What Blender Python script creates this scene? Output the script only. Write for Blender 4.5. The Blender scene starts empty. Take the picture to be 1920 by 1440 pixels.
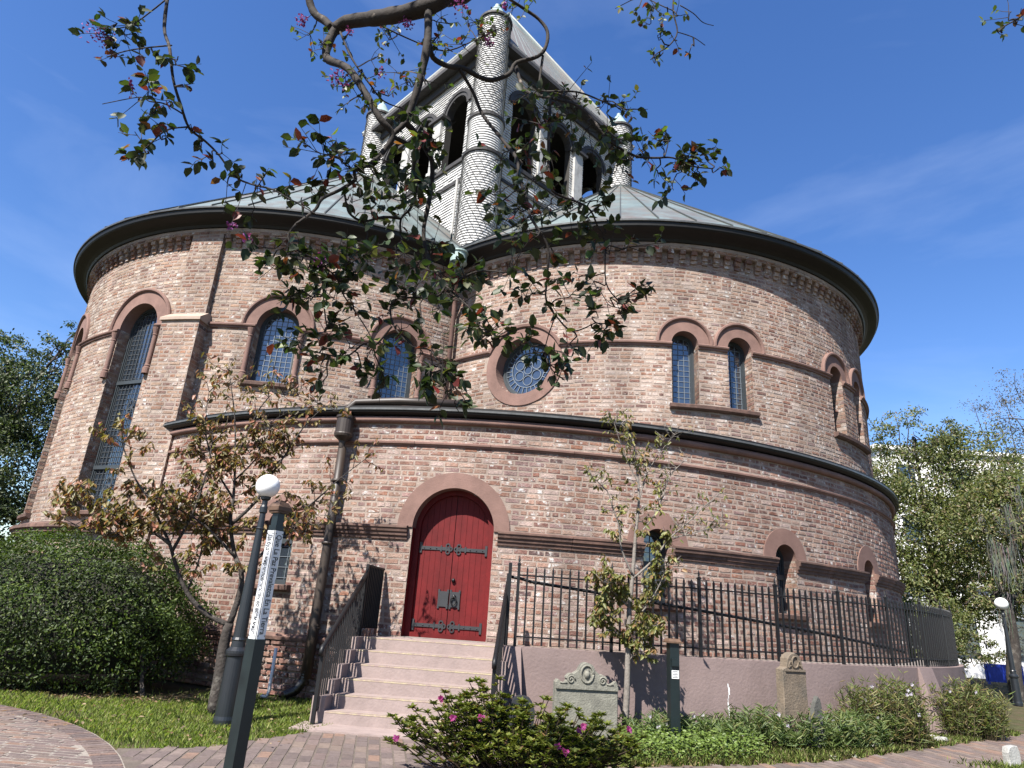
import bpy, bmesh, math, random
import numpy as np
from mathutils import Matrix, Vector

S = bpy.context.scene
COL = S.collection
rng = random.Random(7)
nrg = np.random.default_rng(11)
R_ = math.radians

# ------------------------------------------------------------------ camera
FPX, PITCH, ROLL, EYE = 1238.4, 0.3347, 0.0683, 1.456      # focal length in pixels of a 1920 px wide frame
_F = Vector((0, math.cos(PITCH), math.sin(PITCH)))
_U0 = Vector((0, -math.sin(PITCH), math.cos(PITCH)))
_X = Vector((1, 0, 0)) * math.cos(ROLL) + _U0 * math.sin(ROLL)
_U = -Vector((1, 0, 0)) * math.sin(ROLL) + _U0 * math.cos(ROLL)
cam = bpy.data.cameras.new('camera')
cam.sensor_width = 36.0
cam.lens = FPX / 1920 * 36.0
cam.clip_start = 0.05
cam.clip_end = 2000
cam_ob = bpy.data.objects.new('camera', cam)
COL.objects.link(cam_ob)
M = Matrix.Identity(4)
for i, c in enumerate((_X, _U, -_F)):
    for j in range(3):
        M[j][i] = c[j]
M.translation = Vector((0, 0, EYE))
cam_ob.matrix_world = M
S.camera = cam_ob

# ------------------------------------------------------------------ sky, sun, exposure
SUN_AZ, SUN_EL = R_(31), R_(50)       # azimuth counted from straight behind the camera towards the left
sun_dir = Vector((-math.sin(SUN_AZ) * math.cos(SUN_EL), -math.cos(SUN_AZ) * math.cos(SUN_EL), math.sin(SUN_EL)))
W = bpy.data.worlds.new('World')
S.world = W
W.use_nodes = True
nt = W.node_tree
nt.nodes.clear()
wo = nt.nodes.new('ShaderNodeOutputWorld')
bg = nt.nodes.new('ShaderNodeBackground')
sky = nt.nodes.new('ShaderNodeTexSky')
sky.sky_type = 'NISHITA'
sky.sun_disc = False
sky.sun_elevation = SUN_EL
sky.sun_rotation = math.pi + SUN_AZ
sky.altitude = 0
sky.air_density = 1.0
sky.dust_density = 0.35
sky.ozone_density = 2.2
# thin high cloud veils
tc = nt.nodes.new('ShaderNodeTexCoord')
mp = nt.nodes.new('ShaderNodeMapping')
mp.inputs['Scale'].default_value = (1.2, 1.2, 4.5)
mp.inputs['Rotation'].default_value = (0.25, 0.35, 0.4)
nz = nt.nodes.new('ShaderNodeTexNoise')
nz.inputs['Scale'].default_value = 1.6
nz.inputs['Detail'].default_value = 9
nz.inputs['Roughness'].default_value = 0.55
nz.inputs['Distortion'].default_value = 0.6
rp = nt.nodes.new('ShaderNodeMapRange')
rp.inputs['From Min'].default_value = 0.48
rp.inputs['From Max'].default_value = 0.85
rp.inputs['To Max'].default_value = 0.16
mx = nt.nodes.new('ShaderNodeMix')
mx.data_type = 'RGBA'
mx.inputs['B'].default_value = (5.6, 6.3, 7.4, 1)
L = nt.links.new
L(tc.outputs['Generated'], mp.inputs['Vector'])
L(mp.outputs['Vector'], nz.inputs['Vector'])
L(nz.outputs['Fac'], rp.inputs['Value'])
L(rp.outputs['Result'], mx.inputs['Factor'])
L(sky.outputs['Color'], mx.inputs['A'])
hs = nt.nodes.new('ShaderNodeHueSaturation')        # clear polarised blue of the photograph
hs.inputs['Saturation'].default_value = 1.25
hs.inputs['Value'].default_value = 1.2
hs.inputs['Hue'].default_value = 0.511
L(mx.outputs['Result'], hs.inputs['Color'])
L(hs.outputs['Color'], bg.inputs['Color'])
bg.inputs['Strength'].default_value = 0.062
L(bg.outputs['Background'], wo.inputs['Surface'])

sl = bpy.data.lights.new('sun', 'SUN')
sl.energy = 5.0
sl.angle = R_(0.53)
sl.color = (1.0, 0.955, 0.89)
sun = bpy.data.objects.new('sun', sl)
COL.objects.link(sun)
sun.rotation_euler = sun_dir.to_track_quat('Z', 'Y').to_euler()
sun.location = (-10, -20, 30)

S.view_settings.view_transform = 'Standard'
S.view_settings.look = 'None'
S.view_settings.exposure = 1.60
S.view_settings.gamma = 1.0
S.view_settings.use_curve_mapping = False
S.render.engine = 'CYCLES'
S.cycles.max_bounces = 6
S.cycles.transparent_max_bounces = 8

# ------------------------------------------------------------------ helpers
def at(px, py, Y):
    """point of the place seen at photo pixel (px, py) at depth Y in front of the camera"""
    d = _F + _X * ((px - 960) / FPX) - _U * ((py - 720) / FPX)
    t = Y / d.y
    return Vector((d.x * t, Y, EYE + d.z * t))

def ground(px, py, z=0.0):
    d = _F + _X * ((px - 960) / FPX) - _U * ((py - 720) / FPX)
    t = (z - EYE) / d.z
    return Vector((d.x * t, d.y * t, z))

class MB:
    def __init__(s):
        s.v, s.f, s.c = [], [], []
    def vert(s, p, col=None):
        s.v.append(tuple(p)); s.c.append(col)
        return len(s.v) - 1
    def poly(s, pts, col=None):
        i = len(s.v)
        for p in pts:
            s.v.append(tuple(p)); s.c.append(col)
        s.f.append(tuple(range(i, i + len(pts))))
    def box(s, c, d, rz=0.0, taper=1.0, col=None):
        x, y, z = d[0] / 2, d[1] / 2, d[2] / 2
        co, si = math.cos(rz), math.sin(rz)
        i = len(s.v)
        for sz in (-1, 1):
            k = taper if sz > 0 else 1.0
            for sx, sy in ((-1, -1), (1, -1), (1, 1), (-1, 1)):
                a, b = sx * x * k, sy * y * k
                s.v.append((c[0] + a * co - b * si, c[1] + a * si + b * co, c[2] + sz * z)); s.c.append(col)
        for q in ((3, 2, 1, 0), (4, 5, 6, 7), (0, 1, 5, 4), (1, 2, 6, 5), (2, 3, 7, 6), (3, 0, 4, 7)):
            s.f.append(tuple(i + k for k in q))
    def tube(s, pts, rad, n=6, col=None, cap=True):
        pts = [Vector(p) for p in pts]
        if not hasattr(rad, '__len__'):
            rad = [rad] * len(pts)
        prev = None
        base = len(s.v)
        up = Vector((0.13, 0.27, 1)).normalized()
        for i, p in enumerate(pts):
            t = (pts[min(i + 1, len(pts) - 1)] - pts[max(i - 1, 0)])
            if t.length < 1e-9: t = Vector((0, 0, 1))
            t.normalize()
            if prev is None:
                a = t.cross(up)
                if a.length < 0.05: a = t.cross(Vector((1, 0, 0)))
            else:
                a = prev - t * prev.dot(t)
            a.normalize(); prev = a
            b = t.cross(a)
            for k in range(n):
                th = 2 * math.pi * k / n
                s.v.append(tuple(p + (a * math.cos(th) + b * math.sin(th)) * rad[i])); s.c.append(col)
        for i in range(len(pts) - 1):
            for k in range(n):
                k2 = (k + 1) % n
                s.f.append((base + i * n + k, base + i * n + k2, base + (i + 1) * n + k2, base + (i + 1) * n + k))
        if cap:
            s.f.append(tuple(base + k for k in range(n))[::-1])
            s.f.append(tuple(base + (len(pts) - 1) * n + k for k in range(n)))
    def lathe(s, o, prof, n=24, col=None, a0=0.0, a1=2 * math.pi):
        full = abs(a1 - a0 - 2 * math.pi) < 1e-6
        base = len(s.v)
        m = n if full else n + 1
        for r, z in prof:
            for k in range(m):
                th = a0 + (a1 - a0) * k / n
                s.v.append((o[0] + r * math.cos(th), o[1] + r * math.sin(th), o[2] + z)); s.c.append(col)
        for i in range(len(prof) - 1):
            for k in range(n):
                k2 = (k + 1) % m if full else k + 1
                s.f.append((base + i * m + k, base + i * m + k2, base + (i + 1) * m + k2, base + (i + 1) * m + k))
    def mesh(s, name, mat, smooth=False):
        me = bpy.data.meshes.new(name)
        me.from_pydata(s.v, [], s.f)
        if any(c is not None for c in s.c):
            a = me.color_attributes.new('col', 'FLOAT_COLOR', 'POINT')
            arr = np.ones((len(s.v), 4), np.float32)
            for i, c in enumerate(s.c):
                if c is not None: arr[i, :3] = c
            a.data.foreach_set('color', arr.ravel())
        if smooth:
            me.polygons.foreach_set('use_smooth', [True] * len(me.polygons))
        if mat: me.materials.append(mat)
        me.update()
        return me
    def build(s, name, mat, parent=None, smooth=False, kind=None, label=None):
        return link(name, s.mesh(name, mat, smooth), parent, kind, label)

def link(name, me, parent=None, kind=None, label=None):
    o = bpy.data.objects.new(name, me)
    COL.objects.link(o)
    if parent is not None: o.parent = parent
    if kind: o['kind'] = kind
    if label: o['label'] = label
    return o

def thing(name, label, cat, group=None, loc=(0, 0, 0)):
    o = bpy.data.objects.new(name, None)
    COL.objects.link(o)
    o.empty_display_size = 0.2
    o.location = loc
    return tag(o, label, cat, group)

def tag(o, label, cat, group=None):
    o['label'] = label
    o['category'] = cat
    if group: o['group'] = group
    return o

# ------------------------------------------------------------------ materials
ALB = 0.45            # reflectance scale common to all surfaces (the photograph is exposed bright)
def mat(name, col, rough=0.8, attr=False, noise=0.0, nscale=8.0, bump=0.0, bscale=40.0, metal=0.0, spec=0.4,
        stain=None, sscale=1.5, sfrom=0.5, sto=0.75, translucent=0.0, rnd=0.0, coat=0.0, stain2=None, s2scale=1.5, s2from=.5, s2to=.7, big=0.0):
    m = bpy.data.materials.new(name)
    m.use_nodes = True
    t = m.node_tree
    N, K = t.nodes, t.links.new
    b = N['Principled BSDF']
    b.inputs['Roughness'].default_value = rough
    b.inputs['Metallic'].default_value = metal
    b.inputs['Specular IOR Level'].default_value = spec
    if coat: b.inputs['Coat Weight'].default_value = coat
    geo = N.new('ShaderNodeNewGeometry')
    if attr:
        a = N.new('ShaderNodeAttribute'); a.attribute_name = 'col'
        sc = N.new('ShaderNodeVectorMath'); sc.operation = 'SCALE'; sc.inputs['Scale'].default_value = ALB
        K(a.outputs['Color'], sc.inputs[0])
        src = sc.outputs['Vector']
    else:
        a = N.new('ShaderNodeRGB'); a.outputs[0].default_value = (*[v * ALB for v in col], 1)
        src = a.outputs[0]
    def mult(src, facsock, lo, hi):
        mr = N.new('ShaderNodeMapRange')
        mr.inputs['To Min'].default_value = lo; mr.inputs['To Max'].default_value = hi
        K(facsock, mr.inputs['Value'])
        h = N.new('ShaderNodeVectorMath'); h.operation = 'SCALE'
        K(src, h.inputs[0]); K(mr.outputs['Result'], h.inputs['Scale'])
        return h.outputs['Vector']
    if noise:
        n = N.new('ShaderNodeTexNoise'); n.inputs['Scale'].default_value = nscale
        n.inputs['Detail'].default_value = 7; n.inputs['Roughness'].default_value = 0.65
        K(geo.outputs['Position'], n.inputs['Vector'])
        st = N.new('ShaderNodeMapRange'); st.inputs['From Min'].default_value = 0.3; st.inputs['From Max'].default_value = 0.7
        K(n.outputs['Fac'], st.inputs['Value'])
        src = mult(src, st.outputs['Result'], 1 - noise, 1 + noise)
    if rnd:
        oi = N.new('ShaderNodeObjectInfo')
        src = mult(src, oi.outputs['Random'], 1 - rnd, 1 + rnd)
    for stain, sscale, sfrom, sto in ((stain, sscale, sfrom, sto), (stain2, s2scale, s2from, s2to)):
        if not stain: continue
        n = N.new('ShaderNodeTexNoise'); n.inputs['Scale'].default_value = sscale
        n.inputs['Detail'].default_value = 9; n.inputs['Roughness'].default_value = 0.7
        K(geo.outputs['Position'], n.inputs['Vector'])
        st = N.new('ShaderNodeMapRange'); st.inputs['From Min'].default_value = sfrom; st.inputs['From Max'].default_value = sto
        K(n.outputs['Fac'], st.inputs['Value'])
        x = N.new('ShaderNodeMix'); x.data_type = 'RGBA'
        x.inputs['B'].default_value = (*[v * ALB for v in stain], 1)
        K(st.outputs['Result'], x.inputs['Factor']); K(src, x.inputs['A'])
        src = x.outputs['Result']
    if big:                                            # broad weathering, drawn out downwards like rain streaks
        mpn = N.new('ShaderNodeMapping'); mpn.inputs['Scale'].default_value = (1.5, 1.5, .45)
        n = N.new('ShaderNodeTexNoise'); n.inputs['Scale'].default_value = 1.0; n.inputs['Detail'].default_value = 6; n.inputs['Roughness'].default_value = .6
        K(geo.outputs['Position'], mpn.inputs['Vector']); K(mpn.outputs['Vector'], n.inputs['Vector'])
        st = N.new('ShaderNodeMapRange'); st.inputs['From Min'].default_value = 0.32; st.inputs['From Max'].default_value = 0.68
        K(n.outputs['Fac'], st.inputs['Value'])
        src = mult(src, st.outputs['Result'], 1 - big, 1 + big * .7)
    K(src, b.inputs['Base Color'])
    if bump:
        n = N.new('ShaderNodeTexNoise'); n.inputs['Scale'].default_value = bscale; n.inputs['Detail'].default_value = 5
        K(geo.outputs['Position'], n.inputs['Vector'])
        bp = N.new('ShaderNodeBump'); bp.inputs['Strength'].default_value = bump; bp.inputs['Distance'].default_value = 0.02
        K(n.outputs['Fac'], bp.inputs['Height']); K(bp.outputs['Normal'], b.inputs['Normal'])
    if translucent:
        tr = N.new('ShaderNodeBsdfTranslucent')
        h = N.new('ShaderNodeVectorMath'); h.operation = 'MULTIPLY'; h.inputs[1].default_value = (1.5, 1.7, 0.7)
        K(src, h.inputs[0]); K(h.outputs['Vector'], tr.inputs['Color'])
        x = N.new('ShaderNodeMixShader'); x.inputs['Fac'].default_value = translucent
        K(b.outputs['BSDF'], x.inputs[1]); K(tr.outputs['BSDF'], x.inputs[2])
        K(x.outputs['Shader'], N['Material Output'].inputs['Surface'])
    return m

MT = {}
MT['brick'] = mat('brick', (.35, .2, .15), .92, attr=True, noise=.3, nscale=22, bump=.7, bscale=55, spec=.15,
                  stain=(.48, .385, .325), sscale=9, sfrom=.50, sto=.72, stain2=(.82, .78, .74), s2scale=6.5, s2from=.56, s2to=.64, big=.3)
MT['mortar'] = mat('mortar', (.52, .415, .35), .95, big=.26, noise=.18, nscale=5, bump=.6, bscale=90, spec=.1,
                   stain=(.36, .28, .23), sscale=1.1, sfrom=.58, sto=.85)
MT['stone'] = mat('brownstone', (.325, .195, .16), .85, big=.2, noise=.16, nscale=3.5, bump=.25, bscale=50, spec=.25,
                  stain=(.20, .11, .09), sscale=1.3, sfrom=.56, sto=.8)
MT['stone_dark'] = mat('weathered_brownstone', (.17, .105, .085), .85, noise=.3, nscale=6, bump=.3, bscale=50, spec=.25,
                       stain=(.35, .20, .155), sscale=2.5, sfrom=.5, sto=.7)
MT['stone_light'] = mat('pale_cap_stone', (.55, .42, .33), .85, noise=.12, nscale=5, bump=.2)
MT['eave'] = mat('dark_eave_metal', (.010, .0095, .0095), .55, noise=.3, nscale=3, spec=.3)
MT['gutter'] = mat('gutter_lip_metal', (.17, .17, .16), .4, noise=.35, nscale=6, metal=.3)
MT['copper'] = mat('patinated_roof_metal', (.235, .30, .295), .5, noise=.15, nscale=1.2, rnd=.12, metal=.15, big=.2, spec=.5,
                   stain=(.22, .185, .16), sscale=.7, sfrom=.44, sto=.62)
MT['seam'] = mat('roof_seam_metal', (.10, .11, .105), .5, noise=.2)
MT['verdigris'] = mat('verdigris_copper', (.42, .56, .53), .6, noise=.2, nscale=12, stain=(.15, .17, .15), sscale=9, sfrom=.6, sto=.75)
MT['clap'] = mat('grey_wood_shingle', (.86, .85, .83), .85, big=.15, noise=.18, nscale=9, bump=.3, bscale=30, stain=(.45, .43, .41), sscale=2.2, sfrom=.54, sto=.8)
MT['trimwood'] = mat('weathered_pale_wood', (.66, .65, .62), .8, noise=.2, nscale=5, stain=(.22, .2, .18), sscale=3, sfrom=.5, sto=.75)
MT['darkwood'] = mat('dark_belfry_trim', (.055, .05, .048), .7, noise=.3, nscale=5)
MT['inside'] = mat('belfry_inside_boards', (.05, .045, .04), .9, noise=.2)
MT['slate'] = mat('grey_tower_roofing', (.30, .275, .255), .6, noise=.2, nscale=3, stain=(.2, .22, .2), sscale=1.2)
MT['wire'] = mat('wire_netting', (.05, .048, .045), .6, metal=.3)
MT['frame'] = mat('slate_blue_window_paint', (.055, .068, .078), .5, noise=.15, spec=.4)
MT['lead'] = mat('lead_came', (.24, .28, .32), .5, metal=.2)
MT['iron'] = mat('black_iron_paint', (.012, .012, .014), .5, noise=.2, nscale=15, spec=.3)
MT['red'] = mat('oxblood_door_paint', (.19, .012, .013), .62, big=.28, noise=.2, nscale=5, spec=.2, bump=.06, bscale=20,
                stain=(.30, .05, .05), sscale=6, sfrom=.66, sto=.9)
MT['hinge'] = mat('dark_grey_ironwork', (.035, .037, .042), .5, spec=.5, noise=.2)
MT['mauve'] = mat('mauve_stucco', (.35, .262, .245), .9, big=.12, noise=.08, nscale=2.2, bump=.3, bscale=25, spec=.2,
                  stain=(.27, .21, .19), sscale=1.0, sfrom=.55, sto=.85)
MT['step'] = mat('pink_painted_concrete', (.48, .375, .345), .85, big=.1, noise=.1, nscale=6, bump=.25, bscale=30, spec=.2,
                 stain=(.36, .28, .25), sscale=3, sfrom=.58, sto=.85)
MT['yellow'] = mat('worn_yellow_nosing_paint', (.66, .56, .34), .8, noise=.25, nscale=20, stain=(.47, .33, .30), sscale=7, sfrom=.42, sto=.6)
MT['pipe'] = mat('brown_downspout_paint', (.055, .038, .028), .5, noise=.2, nscale=4, spec=.4)
MT['plastic'] = mat('black_corrugated_plastic', (.012, .012, .013), .35)
MT['pvc'] = mat('white_plastic_pipe', (1.1, 1.1, 1.09), .4, noise=.08)
MT['post'] = mat('dark_green_post_paint', (.010, .020, .021), .42, noise=.2, nscale=9, spec=.45)
MT['lamp'] = mat('charcoal_lamp_post_paint', (.020, .024, .030), .38, noise=.15, nscale=9, spec=.5)
MT['globe'] = mat('white_lamp_globe', (1.5, 1.5, 1.46), .25, spec=.5)
MT['white'] = mat('white_sign_enamel', (1.2, 1.2, 1.19), .4, noise=.04, nscale=6)
MT['ink'] = mat('black_lettering', (.015, .015, .018), .5)
MT['capwood'] = mat('weathered_brown_cap', (.17, .095, .055), .7, noise=.25, nscale=20)
MT['grave'] = mat('lichened_grey_gravestone', (.31, .30, .245), .9, noise=.25, nscale=7, bump=.5, bscale=45, stain=(.17, .165, .14), sscale=3.2, sfrom=.5, sto=.7)
MT['grave2'] = mat('brown_sandstone_gravestone', (.27, .21, .15), .9, noise=.25, nscale=6, bump=.5, bscale=40, stain=(.15, .135, .11), sscale=3.5, sfrom=.48, sto=.7)
MT['grave3'] = mat('white_marble_footstone', (.60, .59, .55), .8, noise=.2, nscale=9, bump=.4, stain=(.28, .27, .24), sscale=6, sfrom=.5, sto=.7)
MT['bark'] = mat('tree_bark', (.06, .048, .04), .9, noise=.35, nscale=14, bump=.8, bscale=28, stain=(.22, .20, .17), sscale=5, sfrom=.52, sto=.7)
MT['bark_pale'] = mat('pale_twig_bark', (.30, .265, .23), .9, noise=.3, nscale=20, bump=.4)
MT['bark_crape'] = mat('crape_myrtle_bark', (.042, .032, .026), .85, noise=.3, nscale=10, bump=.35, bscale=22, spec=.3, stain=(.34, .28, .23), sscale=3.4, sfrom=.62, sto=.67)
MT['leaf'] = mat('leaf', (.06, .1, .03), .5, attr=True, translucent=.32, spec=.4)
MT['leaf_gloss'] = mat('glossy_leaf', (.05, .08, .03), .5, attr=True, translucent=.28, spec=.22)
MT['petal'] = mat('petal', (.5, .1, .35), .7, attr=True, translucent=.3)
MT['moss'] = mat('spanish_moss', (.25, .27, .22), .95, attr=True, translucent=.3)
MT['grass'] = mat('grass_blade', (.1, .17, .03), .6, attr=True, translucent=.35, spec=.3)
MT['soil'] = mat('soil_and_turf', (.10, .10, .045), .95, noise=.4, nscale=5, bump=.6, bscale=30, spec=.1, stain=(.16, .115, .075), sscale=1.2, sfrom=.45, sto=.65)
MT['paver'] = mat('paver_brick', (.25, .15, .12), .85, attr=True, noise=.2, nscale=14, bump=.4, bscale=40, spec=.25, stain=(.22, .17, .145), sscale=2.5, sfrom=.5, sto=.75)
MT['paver_old'] = mat('old_plaza_brick', (.25, .15, .12), .85, attr=True, noise=.25, nscale=9, bump=.5, bscale=40, spec=.2,
                      stain=(.20, .155, .15), sscale=1.6, sfrom=.45, sto=.7, stain2=(.62, .56, .48), s2scale=7.5, s2from=.60, s2to=.68)
MT['joint'] = mat('sandy_path_joint', (.20, .16, .13), .95, noise=.3, nscale=10, bump=.4, bscale=50, stain=(.13, .11, .09), sscale=2.5)
MT['jointpale'] = mat('pale_plaza_joint', (.40, .35, .30), .95, noise=.25, nscale=10, bump=.4, bscale=50)
MT['concrete'] = mat('terrace_concrete', (.36, .31, .28), .9, noise=.15, nscale=5, bump=.3)
MT['bldg'] = mat('white_stucco_building', (1.25, 1.23, 1.2), .85, noise=.04, nscale=1)
MT['blue'] = mat('bright_blue_sheet', (.02, .06, .55), .5, noise=.1, nscale=3)
MT['litter'] = mat('dry_leaf', (.3, .2, .1), .8, attr=True, translucent=.2)

def glass_mat():
    m = bpy.data.materials.new('leaded_window_glass')
    m.use_nodes = True
    t = m.node_tree; N, K = t.nodes, t.links.new
    N.clear()
    o = N.new('ShaderNodeOutputMaterial')
    d = N.new('ShaderNodeBsdfDiffuse'); d.inputs['Color'].default_value = (.018, .024, .032, 1)
    g = N.new('ShaderNodeBsdfGlossy'); g.inputs['Color'].default_value = (.9, .95, 1, 1); g.inputs['Roughness'].default_value = .04
    x = N.new('ShaderNodeMixShader')
    f = N.new('ShaderNodeFresnel'); f.inputs['IOR'].default_value = 2.0
    ma = N.new('ShaderNodeMath'); ma.operation = 'ADD'; ma.inputs[1].default_value = .03
    geo = N.new('ShaderNodeNewGeometry')
    n = N.new('ShaderNodeTexNoise'); n.inputs['Scale'].default_value = 4.5
    bp = N.new('ShaderNodeBump'); bp.inputs['Strength'].default_value = .22; bp.inputs['Distance'].default_value = .05
    K(geo.outputs['Position'], n.inputs['Vector']); K(n.outputs['Fac'], bp.inputs['Height'])
    K(bp.outputs['Normal'], g.inputs['Normal'])
    K(f.outputs['Fac'], ma.inputs[0]); K(ma.outputs['Value'], x.inputs['Fac'])
    K(d.outputs['BSDF'], x.inputs[1]); K(g.outputs['BSDF'], x.inputs[2]); K(x.outputs['Shader'], o.inputs['Surface'])
    return m
MT['glass'] = glass_mat()

_link0 = link
def link(name, me, parent=None, kind=None, label=None):
    o = _link0(name, me, parent, kind, label)
    if parent is not None and parent.type == 'EMPTY':
        o.matrix_parent_inverse = Matrix.Translation(-parent.location)
    return o

# ================================================================== ground sheet
def soil_sheet():
    b = MB()
    xs = [-400, -120, -60] + [x * 2.0 for x in range(-15, 16)] + [60, 120, 400]
    ys = [-200, -60, -20] + [y * 2.0 for y in range(-5, 20)] + [60, 120, 400, 900]
    for y in ys:
        for x in xs:
            b.v.append((x, y, -0.02)); b.c.append(None)
    n = len(xs)
    for j in range(len(ys) - 1):
        for i in range(n - 1):
            b.f.append((j * n + i, j * n + i + 1, (j + 1) * n + i + 1, (j + 1) * n + i))
    return b.build('ground', MT['soil'], kind='structure')
soil_sheet()

# ================================================================== the church
CH = thing('church', 'round red brick church with copper cone roofs and a grey shingled belfry', 'church', loc=(0.056, 11.1, 0))
DR = {'R': (3.416, 20.08, 6.944), 'L': (-5.925, 21.02, 7.28), 'B': (0.056, 22.456, 11.346)}
ZS, ZE, ZD, ZC = 7.22, 9.93, 2.72, 4.76

def P(k, u, z, d=0.0):
    cx, cy, R = DR[k]
    a = u / R
    return (cx + (R + d) * math.sin(a), cy - (R + d) * math.cos(a), z)

def U(k, deg): return R_(deg) * DR[k][2]

class Op:                                    # an opening in a curved wall
    def __init__(s, uc, hw, z0, zs, rout, rnd=False):
        s.uc, s.hw, s.z0, s.zs, s.rout, s.rnd = uc, hw, z0, zs, rout, rnd
    def inside(s, u, z, g=0.0):
        if s.rnd: return (u - s.uc) ** 2 + (z - s.zs) ** 2 < (s.hw + g) ** 2
        if z < s.zs: return abs(u - s.uc) < s.hw + g and z > s.z0
        return (u - s.uc) ** 2 + (z - s.zs) ** 2 < (s.hw + g) ** 2

OPS = {
    'R': [Op(.255, .29, 5.83, ZS, .62), Op(1.51, .29, 5.83, ZS, .62), Op(4.55, .29, 5.83, ZS, .62), Op(5.86, .29, 5.83, ZS, .62),
          Op(-3.33, .66, 0, 6.75, .965, True)],
    'L': [Op(.57, .47, 5.88, ZS, .80), Op(3.36, .45, 5.88, ZS, .78), Op(-2.98, .60, 2.95, ZS, .97), Op(-6.2, .60, 2.95, ZS, .97)],
    'B': [Op(-.87, .68, 1.0, ZD, .94), Op(-3.98, .28, 1.68, ZD - .05, .54), Op(2.62, .27, 1.78, ZD, .56), Op(5.35, .27, 1.78, ZD, .56), Op(8.28, .27, 1.78, ZD, .56)],
}

def curved_wall(k, u0, u1, z0, z1, name):
    us = set(np.arange(u0, u1, .12).round(4)) | {u1}
    zs = set(np.arange(z0, z1, .10).round(4)) | {z1}
    for o in OPS[k]:
        us |= {round(o.uc - o.hw, 4), round(o.uc + o.hw, 4)}
        zs |= {round(o.zs, 4)}
        if not o.rnd: zs |= {round(o.z0, 4)}
    us = sorted(u for u in us if u0 <= u <= u1)
    zs = sorted(z for z in zs if z0 <= z <= z1)
    b = MB()
    for z in zs:
        for u in us:
            b.v.append(P(k, u, z)); b.c.append(None)
    n = len(us)
    for j in range(len(zs) - 1):
        zc = (zs[j] + zs[j + 1]) / 2
        for i in range(n - 1):
            uc = (us[i] + us[i + 1]) / 2
            if any(o.inside(uc, zc, .05 if (o.rnd or zc > o.zs) else 0) for o in OPS[k]): continue
            b.f.append((j * n + i, j * n + i + 1, (j + 1) * n + i + 1, (j + 1) * n + i))
    return b.build(name, MT['mortar'], CH)

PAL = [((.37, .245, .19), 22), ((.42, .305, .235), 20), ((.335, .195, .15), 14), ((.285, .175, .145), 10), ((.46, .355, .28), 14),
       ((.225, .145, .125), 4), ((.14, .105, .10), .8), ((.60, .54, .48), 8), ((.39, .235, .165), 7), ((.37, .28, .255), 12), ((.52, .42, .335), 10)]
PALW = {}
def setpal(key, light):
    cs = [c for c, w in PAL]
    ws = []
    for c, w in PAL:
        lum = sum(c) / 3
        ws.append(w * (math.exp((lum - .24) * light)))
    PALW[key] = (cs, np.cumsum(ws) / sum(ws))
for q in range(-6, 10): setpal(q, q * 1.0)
HUE = [1.0, 1.0, 1.0]
def brick_colour(light=0.0):
    cs, cw = PALW[max(-6, min(9, int(round(light))))]
    c = cs[int(np.searchsorted(cw, rng.random()))]
    f = rng.uniform(.86, 1.14)
    g = rng.uniform(-.012, .012)
    return ((c[0] * f + g) * HUE[0], c[1] * f * HUE[1], (c[2] * f - g * .6) * HUE[2])

PITCH_Z, BH, BL = .0918, .0705, .232
def brick_faces(b, k, ua, ub, za, zb, d0, d1, col):
    e = rng.uniform(.006, .013)
    j = lambda: rng.uniform(-.006, .006)
    w = .006 * math.sin(ua * 2.1 + za * 3.7) + .004 * math.sin(ua * 5.3 - za * 9.1)      # courses that wander a little
    za, zb = za + w, zb + w
    q = [P(k, ua + j(), za + j(), d0), P(k, ub + j(), za + j(), d0), P(k, ub + j(), zb + j(), d0), P(k, ua + j(), zb + j(), d0)]
    dd = d1 + rng.uniform(-.002, .004)
    f = [P(k, ua + e + j(), za + e + j(), dd), P(k, ub - e + j(), za + e + j(), dd), P(k, ub - e + j(), zb - e + j(), dd), P(k, ua + e + j(), zb - e + j(), dd)]
    i = len(b.v)
    for p in q + f:
        b.v.append(p); b.c.append(col)
    b.f += [(i + 4, i + 5, i + 6, i + 7), (i, i + 1, i + 5, i + 4), (i + 1, i + 2, i + 6, i + 5), (i + 2, i + 3, i + 7, i + 6), (i + 3, i, i + 4, i + 7)]

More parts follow.
